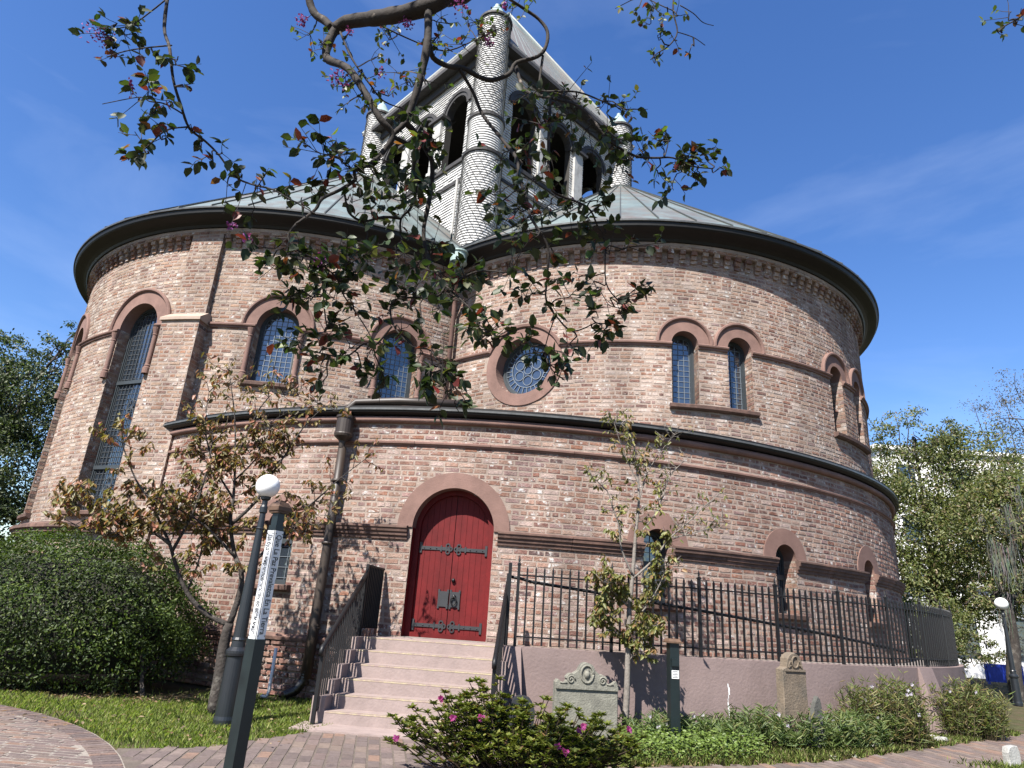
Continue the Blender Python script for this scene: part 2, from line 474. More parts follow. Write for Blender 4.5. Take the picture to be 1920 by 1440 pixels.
def courses(k, u0, u1, z0, z1, light, skips=(), d=lambda z: 0.0, collect=None, b=None, ops=True, front=.005):
    b = b or MB()
    n = int((z1 - z0) / PITCH_Z)
    for r in range(n):
        za = z0 + r * PITCH_Z + .004
        zb = za + BH
        zm = (za + zb) / 2
        header = (r % 6 == 3)
        u = u0 - rng.uniform(0, .24)
        while u < u1:
            ln = (.104 if header or rng.random() < .06 else BL) + rng.uniform(-.026, .026)
            segs = [(max(u, u0), min(u + ln, u1))]
            u += ln + .021
            um = (segs[0][0] + segs[0][1]) / 2
            if ops:
                bad = False
                for o in OPS[k]:
                    if o.rnd or zm > o.zs - .02:
                        if (um - o.uc) ** 2 + (zm - o.zs) ** 2 < (o.rout - .02) ** 2 and (o.rnd or zm > o.zs - .02): bad = True
                        elif abs(um - o.uc) < .6 and o.inside(um, zm, .14) and zm > o.zs - .02: bad = True
                    elif o.z0 - .02 < zm < o.zs:
                        ns = []
                        for a, c in segs:
                            l, h = o.uc - o.hw, o.uc + o.hw
                            if c <= l or a >= h: ns.append((a, c)); continue
                            if a < l: ns.append((a, l - .001))
                            if c > h: ns.append((h + .001, c))
                        segs = ns
                if bad: continue
            for (sa, sb, sz0, sz1) in skips:
                if sz0 < zm < sz1:
                    ns = []
                    for a, c in segs:
                        if c <= sa or a >= sb: ns.append((a, c)); continue
                        if a < sa: ns.append((a, sa))
                        if c > sb: ns.append((sb, c))
                    segs = ns
            for a, c in segs:
                if c - a < .035: continue
                lt = light(um, zm) if callable(light) else light
                col = brick_colour(lt)
                if collect is not None and c - a > .08 and collect(k, a, c, za, zb, d(zm), col): continue
                brick_faces(b, k, a, c, za, zb, d(zm) - .012, d(zm) + front, col)
    return b

def reveal(b, k, o, depth=.42, light=0):
    """brick returns at both sides of an opening"""
    if o.rnd: return
    for sgn in (-1, 1):
        ue = o.uc + sgn * o.hw
        b.poly([P(k, ue, o.z0, 0), P(k, ue, o.z0, -depth), P(k, ue, o.zs, -depth), P(k, ue, o.zs, 0)], (.5, .4, .32))
        z = o.z0 + .004; r = 0
        while z + BH < o.zs:
            cuts = [.011, -.11, -depth] if r % 2 else [.011, -.22, -depth]
            for q in range(2):
                ua = ue - sgn * .006
                col = brick_colour(light)
                b.poly([P(k, ua, z, cuts[q] - .004), P(k, ua, z, cuts[q + 1] + .006), P(k, ua, z + BH, cuts[q + 1] + .006), P(k, ua, z + BH, cuts[q] - .004)], col)
            z += PITCH_Z; r += 1

# --- walls
wall_lower = curved_wall('B', U('B', -41), U('B', 92), 0, 4.72, 'lower_wall')
wall_right = curved_wall('R', U('R', -62), U('R', 118), 4.3, 9.62, 'right_drum_wall')
wall_left = curved_wall('L', U('L', -118), U('L', 62), 0, 9.62, 'left_drum_wall')

individual = []
def collect_lower(k, a, c, za, zb, d, col):
    x, y, z = P(k, (a + c) / 2, (za + zb) / 2)
    if -3.6 < (a + c) / 2 < 2.2 and za > 1.05 and c - a > .2:
        if len(cands) < 100000 and (k, round(a, 3), round(za, 3)) in chosen:
            individual.append((k, a, c, za, zb, d, col)); return True
    return False
# first pass finds the bricks that show largest, second pass builds
cands, chosen = [], set()
def scan(k, a, c, za, zb, d, col):
    if -2.9 < (a + c) / 2 < 1.6 and za > 1.05 and c - a > .2:
        x, y, z = P(k, (a + c) / 2, (za + zb) / 2)
        cands.append((x * x + y * y + (z - EYE) ** 2, k, round(a, 3), round(za, 3)))
    return True
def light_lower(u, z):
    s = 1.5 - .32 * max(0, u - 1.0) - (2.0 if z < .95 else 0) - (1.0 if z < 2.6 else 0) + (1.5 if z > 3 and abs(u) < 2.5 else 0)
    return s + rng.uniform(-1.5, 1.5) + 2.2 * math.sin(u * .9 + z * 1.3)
step_out = lambda z: .045 if z < .86 else 0.0
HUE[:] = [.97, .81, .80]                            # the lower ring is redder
pend = []
_bf = brick_faces
def _defer(b, *a): pend.append(a)
brick_faces = _defer                                  # placing draws no random numbers, so both passes agree
st = rng.getstate()
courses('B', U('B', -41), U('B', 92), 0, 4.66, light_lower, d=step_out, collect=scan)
cands.sort()
chosen = {c[1:] for c in cands[:300]}
rng.setstate(st)
pend = []
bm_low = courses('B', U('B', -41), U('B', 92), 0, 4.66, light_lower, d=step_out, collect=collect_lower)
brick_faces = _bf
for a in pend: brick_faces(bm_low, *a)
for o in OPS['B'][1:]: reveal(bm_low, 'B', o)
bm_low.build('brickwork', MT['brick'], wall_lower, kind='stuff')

# the bricks that show largest are pieces of their own
variants = []
for v in range(24):
    b = MB()
    e = .02
    j = lambda s: rng.uniform(-s, s)
    col = brick_colour(rng.choice([-1, 0, 1, 2, 3]))
    back = [(-.5, .012, -.5), (.5, .012, -.5), (.5, .012, .5), (-.5, .012, .5)]
    fr = [(-.5 + .024, -.005, -.5 + .07), (.5 - .024, -.005, -.5 + .07), (.5 - .024, -.005, .5 - .07), (-.5 + .024, -.005, .5 - .07)]
    for p in back: b.vert((p[0] + j(.012), p[1], p[2] + j(.04)), col)
    for p in fr: b.vert((p[0] + j(.012), p[1] + j(.002), p[2] + j(.04)), col)
    b.f = [(4, 5, 6, 7), (0, 1, 5, 4), (1, 2, 6, 5), (2, 3, 7, 6), (3, 0, 4, 7)]
    variants.append(b.mesh('brick', MT['brick']))
for (k, a, c, za, zb, d, col) in individual:
    o = link('brick', variants[rng.randrange(24)], wall_lower)
    o.location = P(k, (a + c) / 2, (za + zb) / 2, d)
    o.rotation_euler = (0, 0, ((a + c) / 2) / DR[k][2])
    o.scale = (c - a, 1, zb - za)

HUE[:] = [.98, .87, .85]
PIL = (-1.86, -1.06)                                  # the pilaster between the tall and the small windows
PIL2 = (U('L', -80), U('L', -72))
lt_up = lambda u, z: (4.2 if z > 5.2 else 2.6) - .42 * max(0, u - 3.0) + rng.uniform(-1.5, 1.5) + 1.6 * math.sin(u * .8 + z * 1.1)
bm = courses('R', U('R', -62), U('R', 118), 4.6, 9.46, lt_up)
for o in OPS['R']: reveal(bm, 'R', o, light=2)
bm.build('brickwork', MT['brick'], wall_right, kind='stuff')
HUE[:] = [1.10, 1.0, .94]
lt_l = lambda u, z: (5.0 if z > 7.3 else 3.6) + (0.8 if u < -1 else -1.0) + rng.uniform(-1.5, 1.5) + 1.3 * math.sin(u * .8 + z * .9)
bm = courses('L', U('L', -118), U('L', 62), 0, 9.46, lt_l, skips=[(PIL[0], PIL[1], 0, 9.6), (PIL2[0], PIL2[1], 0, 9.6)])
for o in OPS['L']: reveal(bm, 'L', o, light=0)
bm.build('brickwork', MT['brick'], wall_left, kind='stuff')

# --- pilasters: brick shafts that stand proud of the left drum
def pilaster(u0, u1, zcut, dlow, dup, du):
    b = MB(); m = MB()
    for (a, c, z0, z1, d) in ((u0 - du, u1 + du, 0, zcut, dlow), (u0, u1, zcut, 9.6, dup)):
        n = 6
        for i in range(n):
            ua, ub = a + (c - a) * i / n, a + (c - a) * (i + 1) / n
            m.poly([P('L', ua, z0, d), P('L', ub, z0, d), P('L', ub, z1, d), P('L', ua, z1, d)])
        for ue in (a, c):
            m.poly([P('L', ue, z0, -.02), P('L', ue, z0, d), P('L', ue, z1, d), P('L', ue, z1, -.02)])
        courses('L', a + .004, c - .004, z0, z1, 2.2, d=lambda z, d=d: d, b=b, ops=False)
        z = z0 + .004; r = 0
        while z + BH < z1:
            for sgn, ue in ((-1, a), (1, c)):
                uu = ue + sgn * .005
                cut = [d, d * .5, 0] if r % 2 else [d, d * .2, 0]
                for q in range(2):
                    b.poly([P('L', uu, z, cut[q] - .004), P('L', uu, z, cut[q + 1] + .004), P('L', uu, z + BH, cut[q + 1] + .004), P('L', uu, z + BH, cut[q] - .004)], brick_colour(-1))
            z += PITCH_Z; r += 1
    # sloped cap stone where the lower shaft steps back
    cp = MB()
    a, c = u0 - du - .03, u1 + du + .03
    n = 5
    for i in range(n):
        ua, ub = a + (c - a) * i / n, a + (c - a) * (i + 1) / n
        cp.poly([P('L', ua, zcut - .02, dlow + .05), P('L', ub, zcut - .02, dlow + .05), P('L', ub, zcut + .05, dlow + .05), P('L', ua, zcut + .05, dlow + .05)])
        cp.poly([P('L', ua, zcut + .05, dlow + .05), P('L', ub, zcut + .05, dlow + .05), P('L', ub, zcut + .24, dup), P('L', ua, zcut + .24, dup)])
        cp.poly([P('L', ua, zcut - .02, 0), P('L', ub, zcut - .02, 0), P('L', ub, zcut - .02, dlow + .05), P('L', ua, zcut - .02, dlow + .05)])
    for ue in (a, c):
        cp.poly([P('L', ue, zcut - .02, 0), P('L', ue, zcut - .02, dlow + .05), P('L', ue, zcut + .05, dlow + .05), P('L', ue, zcut + .24, dup), P('L', ue, zcut + .24, 0)])
    o = m.build('pilaster', MT['mortar'], CH)
    b.build('brickwork', MT['brick'], o, kind='stuff')
    cp.build('cap_stone', MT['stone_light'], o)
pilaster(PIL[0], PIL[1], 7.16, .34, .13, .05)
pilaster(PIL2[0], PIL2[1], 7.16, .34, .13, .05)

# --- swept mouldings
def sweep(b, k, u0, u1, prof, du=.16, ends=True):
    n = max(1, int(math.ceil((u1 - u0) / du)))
    base = len(b.v); m = len(prof)
    for i in range(n + 1):
        u = u0 + (u1 - u0) * i / n
        for d, z in prof:
            b.v.append(P(k, u, z, d)); b.c.append(None)
    for i in range(n):
        for q in range(m - 1):
            b.f.append((base + i * m + q, base + (i + 1) * m + q, base + (i + 1) * m + q + 1, base + i * m + q + 1))
    if ends:
        b.f.append(tuple(base + q for q in range(m)))
        b.f.append(tuple(base + n * m + q for q in range(m))[::-1])

def gaps(k, u0, u1, z, skips=(), key='hw'):
    cut = []
    for o in OPS[k]:
        if o.rnd:
            if abs(z - o.zs) < o.rout:
                h = math.sqrt(o.rout ** 2 - (z - o.zs) ** 2); cut.append((o.uc - h, o.uc + h))
        elif o.z0 < z < o.zs + .05: cut.append((o.uc - getattr(o, key), o.uc + getattr(o, key)))
    cut += list(skips)
    cut.sort()
    out, u = [], u0
    for a, c in cut:
        if a > u: out.append((u, a))
        u = max(u, c)
    if u < u1: out.append((u, u1))
    return out

def band(k, u0, u1, z, prof, material, name, skips=(), piece=None):
    """a string course: one object for each run between openings"""
    for a, c in gaps(k, u0, u1, z, skips):
        n = max(1, int(round((c - a) / 1.35)))
        cuts = [a + (c - a) * i / n + (rng.uniform(-.15, .15) if 0 < i < n else 0) for i in range(n + 1)]
        run = None
        for i in range(n):                             # separate stones with open joints
            b = MB(); sweep(b, k, cuts[i], cuts[i + 1] - (.007 if i < n - 1 else 0), [(d + rng.uniform(-.003, .003) if d > 0 else d, zz) for d, zz in prof])
            if run is None: run = b.build(name, material, CH)
            else: b.build('moulded_stone', material, run)

string_prof = [(-.01, ZS - .10), (.035, ZS - .10), (.04, ZS - .065), (.075, ZS - .05), (.085, ZS - .02), (.06, ZS + .005), (-.01, ZS + .012)]
band('R', U('R', -62), U('R', 118), ZS - .03, string_prof, MT['stone'], 'string_course')
band('L', U('L', -118), U('L', 62), ZS - .03, string_prof, MT['stone'], 'string_course', skips=[(PIL[0] - .08, PIL[1] + .08), (PIL2[0] - .08, PIL2[1] + .08)])
spring_prof = [(-.01, ZD - .21), (.03, ZD - .21), (.035, ZD - .16), (.06, ZD - .15), (.065, ZD - .10), (.09, ZD - .09), (.10, ZD - .04), (.115, ZD - .03), (.115, ZD + .0), (-.01, ZD + .03)]
band('B', U('B', -41), U('B', 92), ZD - .1, spring_prof, MT['stone_dark'], 'string_course', skips=[(-1.62, -.12)])
mid_prof = [(-.01, 4.10), (.02, 4.10), (.03, 4.125), (.055, 4.135), (.06, 4.165), (.04, 4.18), (-.01, 4.185)]
band('B', U('B', -41), U('B', 92), 4.14, mid_prof, MT['stone'], 'string_course')
base_prof = [(-.01, .82), (.075, .82), (.085, .87), (.06, .90), (-.01, .93)]
band('B', U('B', -41), U('B', 92), .87, base_prof, MT['stone_dark'], 'water_table', skips=[(-1.95, 0.2)])
foot_prof = [(-.01, ZD - .22), (.14, ZD - .22), (.15, ZD - .15), (.20, ZD - .13), (.20, ZD - .06), (.12, ZD - .03), (-.01, ZD + .02)]
band('L', U('L', -118), U('L', -15.2), ZD - .1, foot_prof, MT['stone_dark'], 'water_table')
# coping of the lower ring: terracotta roll below, dark gutter above
b = MB(); sweep(b, 'B', U('B', -41), U('B', 92), [(-.01, 4.50), (.05, 4.50), (.09, 4.525), (.10, 4.56), (.085, 4.60), (.05, 4.62), (-.01, 4.62)])
b.build('coping_roll', MT['stone'], CH, smooth=True)
b = MB(); sweep(b, 'B', U('B', -41), U('B', 92), [(-.05, 4.625), (.10, 4.63), (.17, 4.665), (.185, 4.70), (.185, 4.765), (.13, 4.79), (-.3, 4.84)])
b.build('coping_gutter', MT['eave'], CH)
b = MB(); sweep(b, 'B', U('B', -41), U('B', 92), [(.186, 4.70), (.194, 4.70), (.194, 4.735), (.186, 4.735)])
b.build('coping_drip_edge', MT['gutter'], CH)
b = MB(); sweep(b, 'B', U('B', -41), U('B', 92), [(.10, 4.80), (-.3, 4.86), (-4.5, 5.2)], ends=False)
b.build('lower_roof', MT['seam'], CH)

# --- eaves: corbel table, brick frieze, dark boxed eave, gutter lip
def corbel_mesh(k):
    b = MB()
    w = .125
    for (z0, z1, d) in ((9.36, 9.46, .13), (9.255, 9.36, .085), (9.17, 9.255, .045)):
        b.box((0, -(d / 2) + .02, (z0 + z1) / 2), (w, d + .04, z1 - z0 - .004), col=brick_colour(0))
    return b.mesh('corbel', MT['brick'])
for k, (a0, a1), skip in (('R', (-50, 88), []), ('L', (-88, 50), [PIL, PIL2])):
    meshes = [corbel_mesh(k) for _ in range(6)]
    b = MB(); sweep(b, k, U(k, -62 if k == 'R' else -118), U(k, 118 if k == 'R' else 62), [(-.01, 9.46), (.14, 9.46), (.14, 9.52), (.16, 9.52), (.16, 9.60), (-.01, 9.62)], du=.25)
    fz = b.build('corbel_table', MT['mortar'], CH)
    bb = courses(k, U(k, a0 - 20), U(k, a1 + 20), 9.462, 9.60, 0, d=lambda z: .148 if z < 9.53 else .155, ops=False)
    bb.build('frieze_brick', MT['brick'], fz, kind='stuff')
    u, u1 = U(k, a0), U(k, a1)
    while u < u1:
        if not any(s[0] - .08 < u < s[1] + .08 for s in skip):
            o = link('corbel', meshes[rng.randrange(6)], fz)
            o.location = P(k, u, 0, 0); o.rotation_euler = (0, 0, u / DR[k][2])
        u += .262
    A, B_ = U(k, -62 if k == 'R' else -118), U(k, 118 if k == 'R' else 62)
    b = MB(); sweep(b, k, A, B_, [(.0, 9.60), (.20, 9.605), (.23, 9.66), (.30, 9.70), (.36, 9.72), (.52, 9.76), (.545, 9.79), (.56, 9.86), (.56, 9.90), (.40, 9.95)], du=.25)
    b.build('boxed_eave', MT['eave'], CH)
    b = MB(); sweep(b, k, A, B_, [(.55, 9.885), (.595, 9.885), (.60, 9.925), (.55, 9.94)], du=.2)
    b.build('gutter_lip', MT['gutter'], CH)

# --- cone roofs of single metal panels
APEX = {'R': 16.35, 'L': 16.85}
for k in ('R', 'L'):
    cx, cy, R = DR[k]
    n = 56
    R0, z0, z1 = R + .585, 9.93, APEX[k]
    b = MB(); b.lathe((cx, cy, 0), [(R0 - .03, z0 - .03), (.02, z1 - .06)], n=n)
    roof = b.build('cone_roof', MT['seam'], CH)
    b = MB()
    t = math.pi / n
    c, s = math.cos(t), math.sin(t)
    rows = [(R0, z0), (R0 * .55, z0 + (z1 - z0) * .45), (.04, z0 + (z1 - z0) * .9947)]
    for (ra, za), (rb, zb) in zip(rows[:-1], rows[1:]):
        b.poly([(-ra * s, -ra * c, za), (ra * s, -ra * c, za), (rb * s, -rb * c, zb), (-rb * s, -rb * c, zb)])
    b.poly([(-R0 * s, -R0 * c, z0), (-R0 * s, -R0 * c, z0 - .035), (R0 * s, -R0 * c, z0 - .035), (R0 * s, -R0 * c, z0)])
    npan = len(b.f)
    h = .045
    (ra, za), (rb, zb) = rows[0], (.25, z0 + (z1 - z0) * .965)
    sw = .014
    pa = [(-ra * s - sw, -ra * c, za), (-ra * s + sw, -ra * c, za), (-ra * s + sw, -ra * c, za + h), (-ra * s - sw, -ra * c, za + h)]
    pb = [(-rb * s - sw, -rb * c, zb), (-rb * s + sw, -rb * c, zb), (-rb * s + sw, -rb * c, zb + h), (-rb * s - sw, -rb * c, zb + h)]
    for i in range(4):
        i2 = (i + 1) % 4
        b.poly([pa[i], pa[i2], pb[i2], pb[i]])
    b.poly(pa)
    me = b.mesh('roof_panel', MT['copper'])
    me.materials.append(MT['seam'])
    for i, f in enumerate(me.polygons):
        if i >= npan: f.material_index = 1
    for i in range(n):
        ang = (i / n) * 2 * math.pi
        ang = (ang + math.pi) % (2 * math.pi) - math.pi
        if abs(ang) > R_(118): continue
        o = link('roof_panel', me, roof)
        o.location = (cx, cy, 0); o.rotation_euler = (0, 0, ang)

# --- arch surrounds, windows
def arch_ring(k, o, prof, a0=0, a1=180, n=26):
    b = MB(); m = len(prof)
    for i in range(n + 1):
        th = R_(a0 + (a1 - a0) * i / n)
        for r, d in prof:
            b.v.append(P(k, o.uc + r * math.cos(th), o.zs + r * math.sin(th), d)); b.c.append(None)
    for i in range(n):
        for q in range(m - 1):
            b.f.append((i * m + q, i * m + q + 1, (i + 1) * m + q + 1, (i + 1) * m + q))
    if a1 - a0 < 359:
        b.f.append(tuple(range(m))[::-1]); b.f.append(tuple(n * m + q for q in range(m)))
    return b

def outline(o, inset, nz=22):
    """points (u, z) of the opening edge, counter-clockwise"""
    h = o.hw - inset
    if o.rnd:
        return [(o.uc + h * math.cos(2 * math.pi * i / 40), o.zs + h * math.sin(2 * math.pi * i / 40)) for i in range(40)]
    pts = [(o.uc - h, o.z0 + inset), (o.uc + h, o.z0 + inset)]
    for i in range(nz + 1):
        th = math.pi * i / nz
        pts.append((o.uc + h * math.cos(th), o.zs + h * math.sin(th)))
    return pts

def rim(b, k, o, w, d0, d1):
    a, c = outline(o, 0), outline(o, w)
    n = len(a)
    for i in range(n):
        j = (i + 1) % n
        b.poly([P(k, *a[i], d1), P(k, *a[j], d1), P(k, *c[j], d1), P(k, *c[i], d1)])
        b.poly([P(k, *c[i], d1), P(k, *c[j], d1), P(k, *c[j], d0), P(k, *c[i], d0)])

def bar(b, k, p, q, w, d0, d1):
    (u0, z0), (u1, z1) = p, q
    L_ = math.hypot(u1 - u0, z1 - z0)
    nx, nz_ = -(z1 - z0) / L_ * w / 2, (u1 - u0) / L_ * w / 2
    c = [(u0 + nx, z0 + nz_), (u1 + nx, z1 + nz_), (u1 - nx, z1 - nz_), (u0 - nx, z0 - nz_)]
    b.poly([P(k, *x, d1) for x in c][::-1])
    for i in range(4):
        j = (i + 1) % 4
        b.poly([P(k, *c[i], d1), P(k, *c[j], d1), P(k, *c[j], d0), P(k, *c[i], d0)])

def curve_bars(b, k, pts, w, d0, d1):
    for p, q in zip(pts[:-1], pts[1:]): bar(b, k, p, q, w, d0, d1)

def window(k, o, hood=True, sill=True, mull=(), leadw=.013, pitch=.118, dpt=-.28, cols=False, leadm='lead', lattice=True, scroll=()):
    fr = MB()
    rim(fr, k, o, .055, dpt - .03, dpt + .035)
    rim_o = Op(o.uc, o.hw - .055, o.z0 + .055, o.zs, 0, o.rnd)
    rim(fr, k, rim_o, .03, dpt - .03, dpt + .012)
    for zm in mull: bar(fr, k, (o.uc - o.hw, zm), (o.uc + o.hw, zm), .085, dpt - .02, dpt + .045)
    w = fr.build('window', MT['frame'], CH)
    g = MB()
    pts = outline(o, .05)
    g.poly([P(k, *p, dpt - .02) for p in pts])
    g.build('pane', MT['glass'], w)
    ld = MB()
    if o.rnd:
        c = (o.uc, o.zs)
        circ = lambda cu, cz, r, n=26: [(cu + r * math.cos(2 * math.pi * i / n), cz + r * math.sin(2 * math.pi * i / n)) for i in range(n + 1)]
        for r in (.58, .42): curve_bars(ld, k, circ(*c, r, 40), .015, dpt - .02, dpt - .004)
        for i in range(28):
            th = 2 * math.pi * i / 28
            bar(ld, k, (c[0] + .42 * math.cos(th), c[1] + .42 * math.sin(th)), (c[0] + .58 * math.cos(th), c[1] + .58 * math.sin(th)), .015, dpt - .02, dpt - .004)
        for i in range(6):
            th = 2 * math.pi * (i + .5) / 6
            curve_bars(ld, k, circ(c[0] + .255 * math.cos(th), c[1] + .255 * math.sin(th),   .115), .014, dpt - .02, dpt - .004)
        curve_bars(ld, k, circ(*c, .10), .014, dpt - .02, dpt - .004)
    elif lattice:
        h = o.hw - .10
        nv = max(2, int(round(2 * h / pitch)))
        for i in range(nv + 1):
            u = o.uc - h + 2 * h * i / nv
            top = o.zs + math.sqrt(max(0, (o.hw - .06) ** 2 - (u - o.uc) ** 2))
            bar(ld, k, (u, o.z0 + .07), (u, top), leadw, dpt - .02, dpt - .006)
        z = o.z0 + .12
        while z < o.zs + o.hw - .1:
            hh = h + .04 if z < o.zs else math.sqrt(max(.001, (o.hw - .06) ** 2 - (z - o.zs) ** 2))
            bar(ld, k, (o.uc - hh, z), (o.uc + hh, z), leadw, dpt - .02, dpt - .006)
            z += pitch * 1.05
        for (su, sz, sr) in scroll:
            for q in range(3):
                th0 = q * 2.1
                pts = [(su + (sr * (1 - i / 16)) * math.cos(th0 + i * .42) * .8, sz + q * .12 + (sr * (1 - i / 16)) * math.sin(th0 + i * .42)) for i in range(15)]
                curve_bars(ld, k, pts, .018, dpt - .02, dpt - .003)
    ld.build('leading', MT[leadm], w)
    if hood: prof = [(o.hw, -.44), (o.hw, .022), (o.rout - .075, .022), (o.rout - .07, .05), (o.rout - .045, .078), (o.rout - .012, .078), (o.rout + .008, .05), (o.rout + .01, -.01)]
    else: prof = [(o.hw, -.44), (o.hw, .02), (o.rout, .02), (o.rout, -.01)]
    if o.rnd:
        prof = [(o.hw, -.44), (o.hw + .02, .03), (o.rout - .02, .03), (o.rout, -.01)]
        arch_ring(k, o, prof, 0, 360, 48).build('surround', MT['stone'], w)
        arch_ring(k, o, [(o.rout - .03, 0), (o.rout - .025, .07), (o.rout + .03, .085), (o.rout + .05, .05), (o.rout + .05, -.01)], 25, 155, 28).build('hood_mould', MT['stone'], w)
    else:
        arch_ring(k, o, prof).build('arch', MT['stone'], w)
    if sill:
        b = MB()
        ua, ub = (sill if isinstance(sill, tuple) else (o.uc - o.hw - .11, o.uc + o.hw + .11))
        sweep(b, k, ua, ub, [(-.43, o.z0 - .10), (.05, o.z0 - .115), (.11, o.z0 - .085), (.12, o.z0 - .02), (.10, o.z0 - .005), (-.43, o.z0 + .012)])
        b.build('sill', MT['stone_dark'], w)
    if cols:
        for sgn in (-1, 1):
            uc = o.uc + sgn * (o.hw + .075)
            c0 = P(k, uc, 0, .035)
            zb, zt = cols[0] if isinstance(cols[0], float) else o.z0, ZS - .1
            b = MB()
            b.lathe((c0[0], c0[1], 0), [(.085, zb), (.085, zb + .14), (.062, zb + .16), (.072, zb + .19), (.055, zb + .22), (.05, zt - .20), (.062, zt - .18), (.055, zt - .16), (.085, zt - .03), (.09, zt)], n=14)
            b.build('column', MT['stone'], w, smooth=False)
    return w

MT['lead_dark'] = mat('dark_lead_came', (.10, .11, .12), .5)
for i, o in enumerate(OPS['R'][:4]):
    s = False
    if i in (0, 2): s = (o.uc - o.hw - .06, OPS['R'][i + 1].uc + OPS['R'][i + 1].hw + .06)
    window('R', o, sill=s)
window('R', OPS['R'][4], sill=False)
window('L', OPS['L'][0], cols=[5.88])
window('L', OPS['L'][1], cols=[5.88])
window('L', OPS['L'][2], mull=(5.95, 3.95), cols=[6.0], scroll=((-2.9, 5.2, .17), (-2.98, 3.4, .2)), leadm='lead_dark')
window('L', OPS['L'][3], mull=(5.95, 3.95), cols=[6.0], leadm='lead_dark')
for o in OPS['B'][1:]: window('B', o, hood=False, mull=(2.42,), pitch=.17, leadw=.01, dpt=-.3)
# the cyan ornament that shows low in the tall window
b = MB()
for q in range(2):
    c = (-2.72 + q * .17, 3.12 + q * .06)
    pts = [(c[0] + .085 * math.cos(t), c[1] + .085 * math.sin(t)) for t in np.linspace(0.6 + q, 5.2 + q, 12)]
    curve_bars(b, 'L', pts, .035, -.29, -.27)
b.build('cyan_glass_scroll', mat('cyan_glass', (.05, .35, .55), .3), CH)

# --- the red door
D = OPS['B'][0]
DD = -.27
b = MB(); rim(b, 'B', D, .085, DD - .05, DD + .07)
for sgn in (-1, 1):
    ue = D.uc + sgn * D.hw
    b.poly([P('B', ue, D.z0, .0), P('B', ue, D.z0, -.35), P('B', ue, D.zs, -.35), P('B', ue, D.zs, .0)])
door = b.build('door', MT['red'], CH)
arch_ring('B', D, [(D.hw, -.34), (D.hw, .03), (D.rout, .03), (D.rout, -.01)], n=36).build('arch', MT['stone'], door)
hw = D.hw - .085
npl = 6
for sgn in (-1, 1):
    for i in range(npl):
        ua = D.uc + sgn * (.006 + (hw - .006) * i / npl)
        ub = D.uc + sgn * (.006 + (hw - .006) * (i + 1) / npl - .004)
        if ua > ub: ua, ub = ub, ua
        zt = lambda u: D.zs + math.sqrt(max(0, hw * hw - (u - D.uc) ** 2)) - .004
        us = [ua + (ub - ua) * q / 4 for q in range(5)]
        b = MB()
        dj = DD + rng.uniform(-.002, .002)
        b.poly([P('B', ua, D.z0 + .02, dj), P('B', ub, D.z0 + .02, dj)] + [P('B', u, zt(u), dj) for u in us[::-1]])
        for ue in (ua, ub):
            b.poly([P('B', ue, D.z0 + .02, dj), P('B', ue, D.z0 + .02, dj - .03), P('B', ue, zt(ue), dj - .03), P('B', ue, zt(ue), dj)])
        b.build('plank', MT['red'], door)
b = MB(); b.poly([P('B', *p, DD - .028) for p in outline(D, .08)]); b.build('door_backing', MT['ink'], door)
b = MB(); sweep(b, 'B', D.uc - D.hw, D.uc + D.hw, [(-.34, D.z0 - .02), (.0, D.z0 - .02), (.0, D.z0 + .012), (-.34, D.z0 + .014)])
b.build('threshold', MT['concrete'], door)
for zz in (1.20, 2.42):
    for sgn in (-1, 1):
        b = MB()
        u0, u1 = D.uc + sgn * .05, D.uc + sgn * (hw - .01)
        bar(b, 'B', (u0, zz), (u1, zz), .055, DD, DD + .018)
        bar(b, 'B', (u1 - sgn * .02, zz - .085), (u1 - sgn * .02, zz + .085), .04, DD, DD + .022)
        bar(b, 'B', (u0 + sgn * .16, zz - .05), (u0 + sgn * .16, zz + .05), .025, DD, DD + .02)
        for q in (-1, 0, 1):
            cu, cz = u0 + sgn * (.0 if q == 0 else .045), zz + q * .05
            x = [(cu + .032 * math.cos(t), cz + .032 * math.sin(t)) for t in np.linspace(0, 2 * math.pi, 11)]
            curve_bars(b, 'B', x, .02, DD, DD + .02)
        for q in range(3):
            uu = u0 + (u1 - u0) * (.45 + .2 * q)
            p = P('B', uu, zz, DD + .02)
            b.lathe((p[0], p[1], p[2] - .012), [(.0, .024), (.012, .012), (.0, 0)], n=6)
        b.build('strap_hinge', MT['hinge'], door)
b = MB()
zz = 1.62
for u0, u1 in ((D.uc - .185, D.uc - .012), (D.uc + .012, D.uc + .185)):
    bar(b, 'B', (u0, zz), (u1, zz), .24, DD, DD + .02)
    for z2 in (zz - .12, zz + .12):
        for uu in (u0 + .012, u1 - .012): bar(b, 'B', (uu, z2 - .03), (uu, z2 + .03), .03, DD, DD + .022)
b.build('lock_plate', MT['hinge'], door)
b = MB()
p = [Vector(P('B', D.uc + .085 + .045 * math.sin(t), zz - .02 + .06 * math.cos(t), DD + .05)) for t in np.linspace(0, 2 * math.pi, 17)]
b.tube(p, .011, 6)
pp = P('B', D.uc + .085, zz + .05, DD + .03); b.lathe((pp[0], pp[1], pp[2] - .035), [(.0, 0), (.03, .01), (.035, .04), (.0, .07)], n=8)
b.build('ring_handle', MT['iron'], door, smooth=True)
b = MB(); pp = P('B', D.uc + .05, 1.92, DD + .02)
for r in (.034,): b.lathe((pp[0], pp[1], pp[2] - .034), [(0, 0), (.024, .008), (.034, .034), (.024, .06), (0, .068)], n=10)
b.build('knob', MT['iron'], door, smooth=True)

